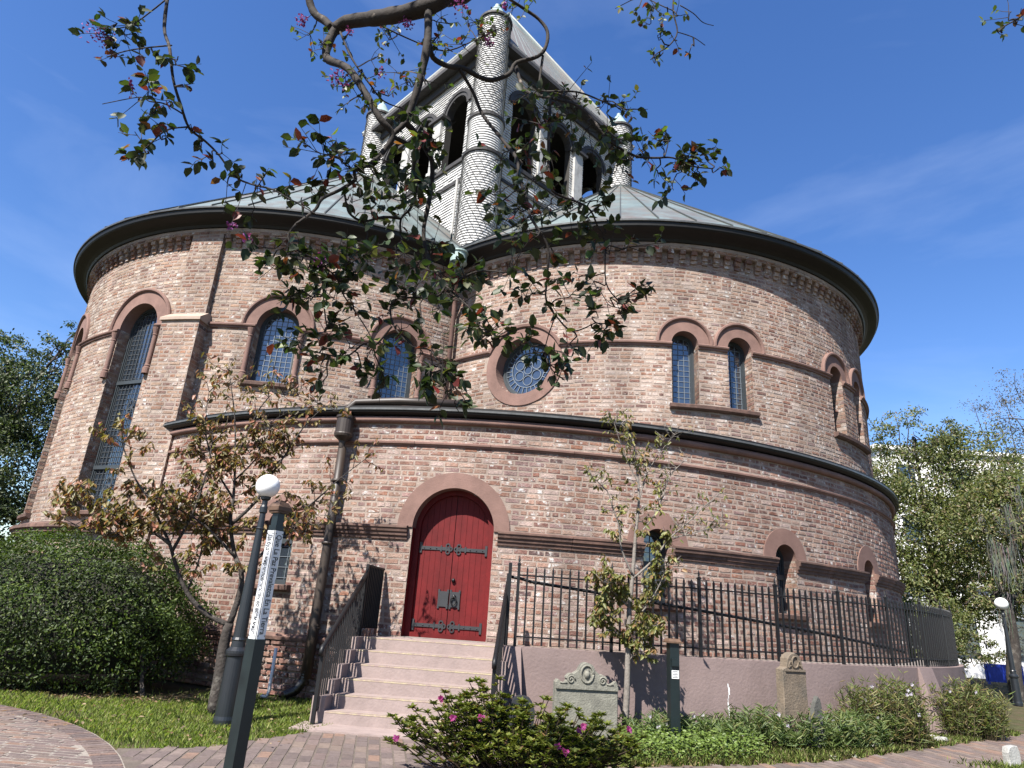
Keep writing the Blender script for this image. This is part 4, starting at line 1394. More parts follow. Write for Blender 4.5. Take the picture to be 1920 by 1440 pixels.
t = thing('marker_post', 'short dark green post with small white label before the mauve wall', 'post', loc=(2.36, 9.35, 0))
b = MB(); b.box((2.36, 9.35, .62), (.125, .125, 1.24), R_(8)); b.build('shaft', MT['post'], t)
b = MB(); b.box((2.36, 9.35, 1.245), (.20, .20, .02), R_(8)); b.box((2.36, 9.35, 1.27), (.18, .18, .035), R_(8), taper=.75); b.build('cap', MT['capwood'], t)
b = MB(); b.box((2.37, 9.275, 1.0), (.10, .035, .09), R_(8)); b.build('box', MT['post'], t)
b = MB(); b.box((2.372, 9.281, .855), (.098, .004, .10), R_(8)); lb = b.build('paper_label', MT['white'], t)
b = MB()
for i in range(5): b.box((2.372 + rng.uniform(-.004, .004), 9.2775, .893 - i * .018), (.07 - (i % 2) * .015, .002, .005), R_(8))
b.build('small_print', MT['hinge'], lb)

b = MB(); b.tube([(-3.52, 11.25, .02), (-3.42, 11.20, .03), (-3.40, 11.2, .10), (-3.40, 11.2, .72)], .026, 8)
tag(b.build('drain_pipe', MT['pvc'], smooth=True), 'thin white plastic pipe standing against the brick base', 'pipe')

# ================================================================== gravestones
def slab(name, prof, cx, cy, rz, thick, material, parent=None, z0=0.0, tilt=0.0, bevel=.012, wob=0.0):
    """a stone slab with the outline prof (x, z), worn edges"""
    b = MB(); co, si = math.cos(rz), math.sin(rz)
    def W3(x, y, z): return (cx + x * co - (y + z * tilt) * si, cy + x * si + (y + z * tilt) * co, z0 + z)
    n = len(prof)
    mx_ = sum(p[0] for p in prof) / n; mz = sum(p[1] for p in prof) / n
    ins = [(p[0] + (mx_ - p[0]) * .03, p[1] + (mz - p[1]) * .02) for p in prof]
    pr = [(p[0] + rng.uniform(-wob, wob), p[1] + rng.uniform(-wob, wob)) for p in prof]
    f = [W3(x, -thick / 2, z) for x, z in ins]; f2 = [W3(x, -thick / 2 + bevel, z) for x, z in pr]
    k2 = [W3(x, thick / 2, z) for x, z in pr]
    b.poly(f); b.poly(k2[::-1])
    for i in range(n):
        j = (i + 1) % n
        b.poly([f2[i], f2[j], f[j], f[i]]); b.poly([k2[i], k2[j], f2[j], f2[i]])
    return b.build(name, material, parent), W3
arc = lambda cx, cz, r, a0, a1, n: [(cx + r * math.cos(R_(a0 + (a1 - a0) * i / n)), cz + r * math.sin(R_(a0 + (a1 - a0) * i / n))) for i in range(n + 1)]
MT['grave_dark'] = mat('dark_weathered_stone', (.13, .13, .115), .9, noise=.3, nscale=9, bump=.5)
# wide ornate stone
gx, gy = 1.24, 9.5
t = thing('gravestone', 'wide pale gravestone with scrolled top and oval medallion', 'gravestone', 'gravestones by the mauve wall', (gx, gy, 0))
grz = R_(9)
prof = [(-.43, 0), (.43, 0), (.43, .66), (.40, .70), (.36, .665), (.30, .655), (.27, .70)] + arc(.21, .70, .075, 10, 110, 5) + arc(0, .80, .115, 10, 170, 9) + arc(-.21, .70, .075, 70, 170, 5) + [(-.27, .70), (-.30, .655), (-.36, .665), (-.40, .70), (-.43, .66)]
_, W3 = slab('slab', prof, gx, gy, grz, .11, MT['grave'], t, wob=.006)
b = MB(); b.box(W3(0, -.065, .615), (.84, .03, .05), grz); b.build('moulding', MT['grave'], t)
b = MB(); b.tube([W3(.085 * math.cos(q), -.06, .775 + .105 * math.sin(q)) for q in np.linspace(0, 2 * math.pi, 25)], .014, 6); b.build('medallion_rim', MT['grave'], t, smooth=True)
b = MB(); b.lathe(W3(0, -.045, .775), [(.0, .05), (.03, .04), (.045, .0), (.03, -.05), (.0, -.06)], n=10)
b.lathe(W3(.01, -.05, .815), [(.0, .03), (.025, .0), (.0, -.03)], n=8); b.build('carved_bust', MT['grave'], t, smooth=True)
for sg in (-1, 1):
    b = MB(); b.tube([W3(sg * .215 + .055 * (1 - q / 22) * math.cos(q * .55 * sg), -.06, .70 + .055 * (1 - q / 22) * math.sin(q * .55)) for q in range(20)], .011, 5)
    b.tube([W3(sg * x, -.06, z) for x, z in ((.27, .665), (.31, .655), (.36, .665))], .012, 5)
    b.build('carved_scroll', MT['grave'], t, smooth=True)
# tall narrow stone
gx, gy = 4.22, 10.12
t = thing('gravestone', 'tall narrow brown gravestone with carved rounded top', 'gravestone', 'gravestones by the mauve wall', (gx, gy, 0))
grz = R_(24)
prof = [(-.22, 0), (.19, 0), (.21, .3), (.225, .55), (.21, .78), (.215, .96), (.16, 1.0)] + arc(0, 1.05, .145, 5, 175, 8) + [(-.16, 1.0), (-.235, .97), (-.225, .6), (-.23, .3)]
_, W3 = slab('slab', prof, gx, gy, grz, .13, MT['grave2'], t, tilt=-.03, wob=.008)
b = MB(); b.tube([W3(.06 * math.cos(q), -.075, 1.075 + .075 * math.sin(q)) for q in np.linspace(0, 2 * math.pi, 19)], .012, 5)
b.box(W3(0, -.07, .965), (.38, .022, .025), grz)
for sg in (-1, 1): b.tube([W3(sg * (.075 + .05 * math.sin(q)), -.073, 1.0 + .02 * q + .03 * math.cos(q * 2)) for q in np.linspace(0, 3, 10)], .01, 5)
b.build('carving', MT['grave2'], t)
gx, gy = 4.46, 9.98
t = thing('footstone', 'small dark pointed stone leaning beside the tall gravestone', 'gravestone', loc=(gx, gy, 0))
slab('slab', [(-.12, 0), (.09, 0), (.095, .5), (.07, .62), (.03, .66), (-.02, .58), (-.07, .44), (-.11, .3)], gx, gy, R_(20), .07, MT['grave_dark'], t, tilt=-.04, wob=.006)
gx, gy = 6.86, 9.62
t = thing('footstone', 'small white marble stone at the right edge of the path', 'gravestone', loc=(gx, gy, 0))
slab('slab', [(-.10, 0), (.10, 0), (.105, .18), (.075, .245), (.0, .25), (-.08, .23), (-.11, .17)], gx, gy, R_(20), .09, MT['grave3'], t, wob=.008)
t = thing('gravestone', 'low dark rounded stone half hidden behind the azalea', 'gravestone', loc=(.38, 9.3, 0))
slab('slab', [(-.16, 0), (.17, 0), (.19, .30)] + arc(.02, .33, .16, 15, 165, 7) + [(-.15, .3)], .38, 9.3, R_(5), .12, mat('dark_slate_stone', (.03, .033, .04), .6, noise=.3), t, wob=.006)
# loose pale stones along the bed edge
STL = ['pale flat edging stone in front of the leggy shrub, left of a pair', 'pale edging stone in front of the leggy shrub, right of a pair', 'largest pale edging stone near the flared wall pier',
       'pale edging stone just behind the largest one near the pier', 'small pale stone between the pier stones and the leggy shrub', 'small pale stone left end of the bed edge',
       'small pale stone second from the left along the bed edge', 'small pale stone at the far right beyond the dense shrub']
for i, (px, py, s) in enumerate([(1645, 1402, .1), (1672, 1395, .08), (1765, 1392, .12), (1748, 1385, .09), (1730, 1398, .07), (1565, 1424, .06), (1600, 1420, .05), (1880, 1384, .06)]):
    g = ground(px, py)
    b = MB()
    m0 = 8
    prof = [(0, -.3), (.8, -.1), (1, .2), (.6, .55), (0, .62)]
    b.lathe((g.x, g.y, 0), [(r * s, z * s) for r, z in prof], n=m0)
    b.v = [(x + rng.uniform(-.2, .2) * s, y + rng.uniform(-.2, .2) * s, z + rng.uniform(-.1, .1) * s) for x, y, z in b.v]
    tag(b.build('edging_stone', MT['grave3']), STL[i], 'stone', 'pale stones edging the bed')

# ================================================================== plants
def np_mesh(name, V, Fq, cols, material):
    me = bpy.data.meshes.new(name)
    nv, nf, k = len(V), len(Fq), Fq.shape[1]
    me.vertices.add(nv); me.vertices.foreach_set('co', V.astype(np.float32).ravel())
    me.loops.add(nf * k); me.loops.foreach_set('vertex_index', Fq.astype(np.int32).ravel())
    me.polygons.add(nf); me.polygons.foreach_set('loop_start', np.arange(0, nf * k, k, dtype=np.int32))
    me.update(calc_edges=True)
    a = me.color_attributes.new('col', 'FLOAT_COLOR', 'POINT')
    c4 = np.ones((nv, 4), np.float32); c4[:, :3] = cols
    a.data.foreach_set('color', c4.ravel())
    me.materials.append(material)
    return me

def unit(v): return v / np.maximum(np.linalg.norm(v, axis=1)[:, None], 1e-9)

def leaf_arrays(Pn, Dn, Nn, Ln, Wn, Cn, fold=.18, curl=.0):
    """oval leaves of six points folded on the midrib"""
    Dn = unit(Dn); Sn = unit(np.cross(Dn, Nn)); Nn = np.cross(Sn, Dn)
    L_, W_ = Ln[:, None], Wn[:, None]
    p = [Pn,
         Pn + Dn * L_ * .30 + Sn * W_ * .46 + Nn * W_ * fold, Pn + Dn * L_ * .68 + Sn * W_ * .40 + Nn * (W_ * fold - L_ * curl),
         Pn + Dn * L_ - Nn * L_ * curl * 2,
         Pn + Dn * L_ * .68 - Sn * W_ * .40 + Nn * (W_ * fold - L_ * curl), Pn + Dn * L_ * .30 - Sn * W_ * .46 + Nn * W_ * fold]
    V = np.stack(p, 1).reshape(-1, 3)
    b = np.arange(len(Pn))[:, None] * 6
    F = np.concatenate([b + np.array([[0, 1, 2, 3]]), b + np.array([[0, 3, 4, 5]])], 0)
    C = np.repeat(Cn, 6, 0)
    return V, F, C

def leaves(name, Pn, Dn, Nn, Ln, Wn, Cn, material, parent=None, kind='stuff', fold=.18, curl=.05):
    V, F, C = leaf_arrays(np.asarray(Pn, float), np.asarray(Dn, float), np.asarray(Nn, float), np.asarray(Ln, float), np.asarray(Wn, float), np.asarray(Cn, float), fold, curl)
    return link(name, np_mesh(name, V, F, C, material), parent, kind)

def palette(n, cols, w, var=.18):
    w = np.array(w, float) / sum(w)
    i = nrg.choice(len(cols), n, p=w)
    c = np.array(cols)[i]
    return c * nrg.uniform(1 - var, 1 + var, (n, 1))

def rdir(n): return unit(nrg.normal(size=(n, 3)))

def wiggle(a, b, n, amp, seed=None):
    a, b = Vector(a), Vector(b)
    out = []
    for i in range(n + 1):
        f = i / n
        p = a.lerp(b, f)
        k = amp * math.sin(math.pi * f)
        out.append(p + Vector((rng.uniform(-k, k), rng.uniform(-k, k), rng.uniform(-k, k))))
    return out

def smooth_path(pts, k=3):
    pts = [Vector(p) for p in pts]
    out = []
    n = len(pts)
    for i in range(n - 1):
        p0, p1, p2, p3 = pts[max(i - 1, 0)], pts[i], pts[i + 1], pts[min(i + 2, n - 1)]
        for q in range(k):
            t = q / k
            out.append(.5 * ((2 * p1) + (p2 - p0) * t + (2 * p0 - 5 * p1 + 4 * p2 - p3) * t * t + (3 * p1 - p0 - 3 * p2 + p3) * t ** 3))
    out.append(pts[-1])
    return out

# ---------------------------------------------------------------- grass and ground cover
def blades(name, pts, h0, h1, cols, w, label, cat, lean=.5, wid=.006):
    n = len(pts)
    Pn = np.array(pts, float)
    H = nrg.uniform(h0, h1, n)
    d = nrg.normal(size=(n, 2)); d /= np.linalg.norm(d, axis=1)[:, None]
    ln = nrg.uniform(.1, lean, n)
    side = np.stack([-d[:, 1], d[:, 0], np.zeros(n)], 1)
    tip = Pn + np.stack([d[:, 0] * ln * H, d[:, 1] * ln * H, H], 1)
    mid = Pn + np.stack([d[:, 0] * ln * H * .3, d[:, 1] * ln * H * .3, H * .6], 1)
    W_ = (wid * nrg.uniform(.6, 1.4, n))[:, None]
    V = np.stack([Pn - side * W_, Pn + side * W_, mid + side * W_ * .7, tip, mid - side * W_ * .7], 1).reshape(-1, 3)
    b = np.arange(n)[:, None] * 5
    F = b + np.array([[0, 1, 2, 3, 4]])
    C = np.repeat(palette(n, cols, w, .25), 5, 0)
    o = link(name, np_mesh(name, V, F, C, MT['grass']), None, 'stuff')
    tag(o, label, cat)
    return o

GR = [(.24, .33, .06), (.31, .41, .085), (.39, .46, .12), (.18, .25, .05), (.46, .42, .19)]
pts = []
while len(pts) < 30000:
    x, y = nrg.uniform(-7.2, -1.9), nrg.uniform(7.0, 11.6)
    if (x - pcx) ** 2 + (y - pcy) ** 2 < (pcr + .02) ** 2 or inpoly(x, y, walk_poly): continue
    if (x - cxB) ** 2 + (y - cyB) ** 2 < (RB + .1) ** 2: continue
    if y > 10.1 and x < -4.4 and nrg.random() < .93: continue
    if y > 10.6 and nrg.random() < .6: continue
    if math.sin(x * 2.3 + 1.1 * math.sin(y * 1.7)) * math.sin(y * 2.9 + x) > .55 and nrg.random() < .8: continue      # worn patches
    pts.append((x, y, -.02))
blades('lawn_grass', pts, .02, .075, GR, [3, 4, 3, 2, 2], 'short bright green lawn between the brick plaza and the church', 'grass', .8, .005)
pts = []
bed_low = lambda x: np.interp(x, [.9, 1.34, 2.95, 4.21, 6.44, 9.59, 12], [7.7, 7.9, 8.5, 9.1, 10.7, 13.1, 14.9])
while len(pts) < 15000:
    x = nrg.uniform(.4, 9.6); y = bed_low(x) + abs(nrg.normal()) * .38
    if (x - cxB) ** 2 + (y - cyB) ** 2 < 12.45 ** 2: continue
    pts.append((x, y, -.02))
blades('verge_grass', pts, .03, .10, GR[:3] + [(.33, .27, .12), (.30, .25, .13)], [3, 3, 3, 3, 2], 'dry grass fringe along the right hand brick path', 'grass', .9, .005)
pts = []
while len(pts) < 2500:
    x, y = nrg.normal(7.0, .35), nrg.normal(9.35, .22)
    pts.append((x, y, -.02))
blades('verge_grass', pts, .03, .10, GR, [3, 4, 3, 2, 1], 'grass patch around the small white stone', 'grass', .8, .005)

# leaf litter under the hedge
n = 900
Pn = np.stack([nrg.uniform(-8.5, -3.2, n), nrg.normal(10.25, .35, n), np.full(n, .005)], 1)
extra = np.stack([nrg.uniform(1, 9, 300), np.zeros(300), np.full(300, .02)], 1); extra[:, 1] = bed_low(extra[:, 0]) + nrg.uniform(-.1, .5, 300)
lawn = np.stack([nrg.uniform(-5.5, -2.0, 160), nrg.uniform(7.6, 10.6, 160), np.full(160, .05)], 1)
lawn = np.array([q for q in lawn if (q[0] - pcx) ** 2 + (q[1] - pcy) ** 2 > (pcr - .5) ** 2])
Pn = np.concatenate([Pn, extra, lawn]); n = len(Pn)
Dn = np.stack([nrg.normal(size=n), nrg.normal(size=n), nrg.normal(size=n) * .15], 1)
o = leaves('leaf_litter', Pn, Dn, np.tile([0, 0, 1.0], (n, 1)) + nrg.normal(size=(n, 3)) * .3, nrg.uniform(.03, .07, n), nrg.uniform(.02, .035, n),
           palette(n, [(.34, .22, .12), (.25, .15, .08), (.45, .34, .2), (.2, .14, .09)], [3, 3, 2, 2]), MT['litter'])
tag(o, 'dry fallen leaves scattered under the hedge and along the bed', 'fallen leaves')

# flowering strap-leaved plants in the bed before the mauve wall
def strap_plants(name, centres, label, cat, hgt, per, cols, w, kind, parent_thing=False, flowers=0, leafl=.14, spread=.16):
    Pn, Dn, Ln, Wn = [], [], [], []
    stems = MB(); tips = []
    for (x, y, h) in centres:
        k = max(2, int(per * h / hgt))
        lean = Vector((rng.uniform(-.25, .25), rng.uniform(-.3, .1), 1)).normalized()
        top = Vector((x, y, 0)) + lean * h
        stems.tube([(x, y, -.02), Vector((x, y, 0)).lerp(top, .55) + Vector((rng.uniform(-.02, .02), 0, 0)), top], [.004, .0035, .002], 3, col=(.16, .13, .07), cap=False)
        tips.append(top)
        for i in range(k):
            f = rng.uniform(.12, 1.0)
            p = Vector((x, y, 0)).lerp(top, f)
            a = rng.uniform(0, 2 * math.pi)
            Pn.append(p); Dn.append((math.cos(a), math.sin(a), rng.uniform(.05, 1.0)))
            Ln.append(leafl * rng.uniform(.6, 1.2)); Wn.append(leafl * rng.uniform(.09, .15))
    n = len(Pn)
    if parent_thing:
        c = np.mean([(x, y) for x, y, h in centres], 0)
        t = thing(name, label, cat, loc=(c[0], c[1], 0)); par = t
        stems.build('stems', MT['grass'], t, kind='stuff')
        leaves('foliage', [tuple(p) for p in Pn], Dn, rdir(n), Ln, Wn, palette(n, cols, w), MT['leaf'], t, 'stuff', curl=.12)
    else:
        par = leaves(name, [tuple(p) for p in Pn], Dn, rdir(n), Ln, Wn, palette(n, cols, w), MT['leaf'], None, 'stuff', curl=.12)
        tag(par, label, cat)
    fl = []
    for q in range(flowers):
        p = rng.choice(tips) + Vector((rng.uniform(-.03, .03), -.03, .02))
        fl.append(p)
    return par, fl
STC = [(.15, .22, .06), (.20, .27, .085), (.11, .18, .05), (.28, .33, .11), (.24, .21, .08)]
cen = []
while len(cen) < 700:
    x = rng.uniform(1.75, 6.3)
    R0 = 12.45 + rng.uniform(.05, 1.0)
    y = cyB - math.sqrt(R0 ** 2 - (x - cxB) ** 2)
    if y < bed_low(x) + .22: continue
    if abs(x - 2.36) < .12 and abs(y - 9.35) < .12: continue
    if x < 2.5 and rng.random() < .45: continue
    cen.append((x, y, rng.uniform(.16, .40) * (1.15 if x > 3.4 else .85)))
bedp, fl = strap_plants('bed_plants', cen, 'low strap leaved plants filling the bed before the mauve wall', 'plants', .35, 17, STC, [4, 4, 3, 2, 1], 'stuff', flowers=26, leafl=.13)
def petals(name, points, r, cols, label, cat, n=7):
    Pn, Dn, Nn = [], [], []
    for p in points:
        for q in range(n):
            a = 2 * math.pi * q / n + rng.uniform(-.3, .3)
            Pn.append(tuple(p)); Dn.append((math.cos(a), -.5, math.sin(a))); Nn.append((0, -1, .3))
    k = len(Pn)
    o = leaves(name, Pn, Dn, Nn, nrg.uniform(.7, 1.2, k) * r, nrg.uniform(.5, .8, k) * r, palette(k, cols, [1] * len(cols), .12), MT['petal'])
    return tag(o, label, cat)
petals('bed_flowers', fl, .030, [(.72, .68, .78), (.80, .78, .80), (.62, .52, .72)], 'small pale lilac flowers dotted over the low bed plants', 'flowers')
# broad-leaved weeds near the marker post
n = 2600
ang = nrg.uniform(0, 2 * math.pi, n)
X = nrg.uniform(1.6, 3.4, n); Y = bed_low(X) + nrg.uniform(.12, 1.25, n)
Pn = np.stack([X, Y, nrg.uniform(.02, .24, n)], 1)
o = leaves('weeds', Pn, np.stack([np.cos(ang), np.sin(ang), nrg.uniform(-.1, .6, n)], 1), np.tile([0, -.3, 1.0], (n, 1)) + nrg.normal(size=(n, 3)) * .4, nrg.uniform(.03, .055, n), nrg.uniform(.022, .035, n),
           palette(n, [(.20, .30, .06), (.26, .36, .08), (.15, .22, .05)], [2, 2, 1]), MT['leaf'])
tag(o, 'bright green broad leaved weeds around the marker post', 'weeds')
def clump(cx, cy, rx, ry, h, n, label):
    cen = []
    while len(cen) < n:
        a, r = rng.uniform(0, 2 * math.pi), math.sqrt(rng.random())
        cen.append((cx + rx * r * math.cos(a), cy + ry * r * math.sin(a), h * rng.uniform(.55, 1.08) * (1 - .3 * r)))
    return strap_plants('flowering_shrub', cen, label, 'shrub', h, 20, [(.20, .27, .065), (.27, .31, .09), (.34, .31, .12), (.14, .18, .05), (.30, .22, .09)], [4, 4, 3, 3, 2], None, True, 9, .13)
_, f1 = clump(6.0, 10.95, .62, .42, 1.05, 240, 'tall leggy green shrub with pale flowers against the mauve wall')
_, f2 = clump(8.15, 12.3, .52, .42, .98, 240, 'dense upright green shrub at the far end of the mauve wall')
petals('shrub_flowers', f1, .032, [(.80, .77, .82), (.70, .62, .78)], 'pale lilac flowers on the leggy shrub by the mauve wall', 'flowers')
petals('shrub_flowers', f2[:4], .032, [(.80, .77, .82), (.70, .62, .78)], 'pale flowers on the dense shrub at the wall end', 'flowers')

# ---------------------------------------------------------------- clipped hedge
hc, hr_ = Vector((-6.82, 11.15, .90)), Vector((2.12, 1.4, 1.28))
t = thing('round_hedge', 'large rounded dark green clipped bush left of the church', 'bush', loc=(hc.x, hc.y, 0))
def hedge_r(d):
    x, y, z = d
    return (abs(x) ** 2.1 + abs(y) ** 2.1 + abs(z) ** 2.1) ** (-1 / 2.1)
n = 64000
d = rdir(n)
rad = np.array([hedge_r(q) for q in d])
bumpy = 1 + .06 * np.sin(d[:, 0] * 17 + d[:, 1] * 5) * np.sin(d[:, 2] * 15 + 2) + .05 * np.sin(d[:, 0] * 9 + 1) * np.sin(d[:, 2] * 11) + .04 * np.sin(d[:, 1] * 13 + d[:, 2] * 7)
shell = 1.04 - .22 * nrg.random(n) ** 1.6
Pn = d * (rad * bumpy * shell)[:, None] * np.array(hr_) + np.array(hc)
sh = nrg.random(n) < .03
Pn[sh] = d[sh] * (rad[sh] * nrg.uniform(1.03, 1.11, sh.sum()))[:, None] * np.array(hr_) + np.array(hc)
keep = Pn[:, 2] > .08 + .5 * nrg.random(n) * (Pn[:, 0] > -5.2)
low = (Pn[:, 2] < .55) & (nrg.random(n) < .45)
keep &= ~low
Pn, d = Pn[keep], d[keep]; n = len(Pn)
Nn = unit(d + nrg.normal(size=(n, 3)) * .55 + np.array([0, 0, .35]))
tone = 1 + .35 * np.sin(Pn[:, 0] * 4.1 + Pn[:, 2] * 3) * np.sin(Pn[:, 2] * 5.3 + Pn[:, 1] * 2.0)     # flushes of younger growth
tang = np.cross(Nn, rdir(n))
leaves('foliage', Pn, tang + d * .4, Nn, nrg.uniform(.028, .07, n), nrg.uniform(.016, .034, n), palette(n, [(.06, .10, .02), (.09, .14, .027), (.036, .06, .015), (.16, .21, .045)], [4, 4, 4, 2]) * tone[:, None], MT['leaf_gloss'], t, 'stuff')
b = MB()
for i in range(13):
    for j in range(24):
        pass
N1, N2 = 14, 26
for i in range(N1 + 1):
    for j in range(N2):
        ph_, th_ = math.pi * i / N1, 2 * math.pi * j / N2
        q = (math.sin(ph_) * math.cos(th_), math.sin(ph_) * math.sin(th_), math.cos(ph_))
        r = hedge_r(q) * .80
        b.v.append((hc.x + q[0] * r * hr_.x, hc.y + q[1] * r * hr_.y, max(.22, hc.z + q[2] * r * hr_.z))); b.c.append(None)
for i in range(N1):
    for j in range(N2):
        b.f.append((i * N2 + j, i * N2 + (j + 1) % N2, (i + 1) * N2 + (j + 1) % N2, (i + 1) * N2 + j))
b.build('dark_core', mat('hedge_dark_core', (.022, .022, .012), .95, noise=.4, nscale=12, bump=.9, bscale=25), t)  # added solid core, blocks the view through; dark colour stands for inner shade
b = MB()
for i in range(9):
    x, y = hc.x + rng.uniform(-1.9, 2.0), hc.y + rng.uniform(-.7, .5)
    b.tube(wiggle((x, y, -.05), (x + rng.uniform(-.3, .3), y + rng.uniform(-.2, .2), .8), 4, .05), [.035, .03, .028, .025, .02], 6)
b.build('stems', MT['bark'], t, kind='stuff')

# ---------------------------------------------------------------- azalea in the foreground
t = thing('azalea_bush', 'low green azalea bush with magenta blossoms at the bottom centre', 'bush', loc=(.3, 7.0, 0))
stems = MB(); Pn, Dn, Nn, Ln, Wn = [], [], [], [], []
tops = []
for i in range(270):
    a = rng.uniform(0, 2 * math.pi); r = math.sqrt(rng.random())
    x, y = .28 + 1.22 * r * math.cos(a), 6.95 + .62 * r * math.sin(a)
    hh = (.70 if x < .1 else .58) * (1 - .42 * r ** 2.5) * rng.uniform(.55, 1.22)
    base = Vector((.28 + (x - .28) * .35, 6.95 + (y - 6.95) * .35, -.02))
    top = Vector((x, y, hh))
    path = wiggle(base, top, 4, .05)
    stems.tube(path, [.009, .007, .006, .005, .004], 4, col=(.10, .07, .05), cap=False)
    tops.append(top)
    for f in (1.0, 1.0, .9, .8, .68, .55):
        c = Vector(path[0]).lerp(top, f) + Vector((rng.uniform(-.05, .05), rng.uniform(-.05, .05), rng.uniform(-.03, .03))) * (0 if f == 1.0 else 1)
        for q in range(10 if f > .85 else 8):
            an = rng.uniform(0, 2 * math.pi)
            Pn.append(tuple(c)); Dn.append((math.cos(an), math.sin(an), rng.uniform(.1, 1.1))); Nn.append((-math.cos(an) * .4, -math.sin(an) * .4, 1))
            Ln.append(rng.uniform(.045, .080)); Wn.append(rng.uniform(.020, .032))
n = len(Pn)
stems.build('stems', MT['grass'], t, kind='stuff')
leaves('foliage', Pn, Dn, Nn, Ln, Wn, palette(n, [(.15, .19, .034), (.22, .25, .05), (.10, .13, .026), (.30, .31, .07), (.21, .12, .05)], [4, 4, 3, 3, 1]), MT['leaf_gloss'], t, 'stuff')
for (px, py, Y) in ((743, 1385, 6.7), (827, 1310, 6.9), (1093, 1362, 6.7), (1085, 1372, 6.68), (1180, 1368, 6.9), (902, 1346, 6.6), (850, 1346, 6.6), (1060, 1410, 6.4), (1045, 1400, 6.4)):
    c = at(px, py, Y)
    Pq, Dq, Nq = [], [], []
    for q in range(11):
        a = q * 2.4
        Pq.append(tuple(c)); Dq.append((math.cos(a), -.4 + rng.uniform(-.4, .4), math.sin(a) + .3)); Nq.append((0, -1, .3))
    k = len(Pq)
    leaves('blossom', Pq, Dq, Nq, nrg.uniform(.025, .042, k), nrg.uniform(.018, .028, k), palette(k, [(.55, .05, .30), (.62, .10, .38), (.45, .03, .2)], [1, 1, 1]), MT['petal'], t, None, curl=.1)

# ---------------------------------------------------------------- traced small trees
def grow(t, lines, rad0, twig_n, twig_len, barkm, leafspec, seed_leaf, twig_mat=None):
    """lines: list of (points, r0, r1); twigs and leaves spring from the outer part of each line"""
    wood = MB(); tw = MB(); tips = []
    for li, (pts, r0, r1) in enumerate(lines):
        sp = smooth_path(pts, 3)
        n = len(sp)
        (wood if r0 > .012 else tw).tube(sp, [r0 + (r1 - r0) * i / (n - 1) for i in range(n)], 8 if r0 > .02 else 5)
        for q in range(twig_n if li else 0):
            f = rng.uniform(.25, 1.0)
            p = sp[min(n - 1, int(f * n))]
            dr = Vector((rng.uniform(-1, 1), rng.uniform(-.8, .8), rng.uniform(-.25, 1))).normalized()
            e = p + dr * twig_len * rng.uniform(.4, 1.2)
            path = wiggle(p, e, 3, .03)
            tw.tube(path, [.006, .005, .004, .0025], 4)
            tips.append((p, e))
            for _ in range(2):
                m = p.lerp(e, rng.uniform(.35, .9))
                e2 = m + (dr + Vector((rng.uniform(-.9, .9), rng.uniform(-.9, .9), rng.uniform(-.3, .9)))).normalized() * twig_len * .45
                tw.tube([m, e2], [.004, .002], 3, cap=False)
                tips.append((m, e2))
    wood.build('trunk', barkm, t, smooth=True)
    tw.build('twigs', twig_mat or barkm, t, kind='stuff')
    return tips

def droop_leaves(t, tips, per, ls, cols, w, dens=lambda p: 1.0, droop=1.0):
    Pn, Dn, Nn = [], [], []
    for a, e in tips:
        k = per * dens(e)
        k = int(k) + (1 if rng.random() < k - int(k) else 0)
        for q in range(k):
            p = a.lerp(e, rng.uniform(.3, 1.05))
            an = rng.uniform(0, 2 * math.pi)
            Pn.append((p.x + rng.uniform(-.02, .02), p.y + rng.uniform(-.02, .02), p.z))
            Dn.append((math.cos(an), math.sin(an), -rng.uniform(.2, 1.6) * droop)); Nn.append((rng.uniform(-1, 1), rng.uniform(-1, .3), rng.uniform(.2, 1)))
    n = len(Pn)
    if n == 0: return
    L_ = nrg.uniform(.7, 1.25, n) * ls
    leaves('crown', Pn, Dn, Nn, L_, L_ * nrg.uniform(.4, .58, n), palette(n, cols, w, .25), MT['leaf'], t, 'stuff', fold=.22, curl=.12)

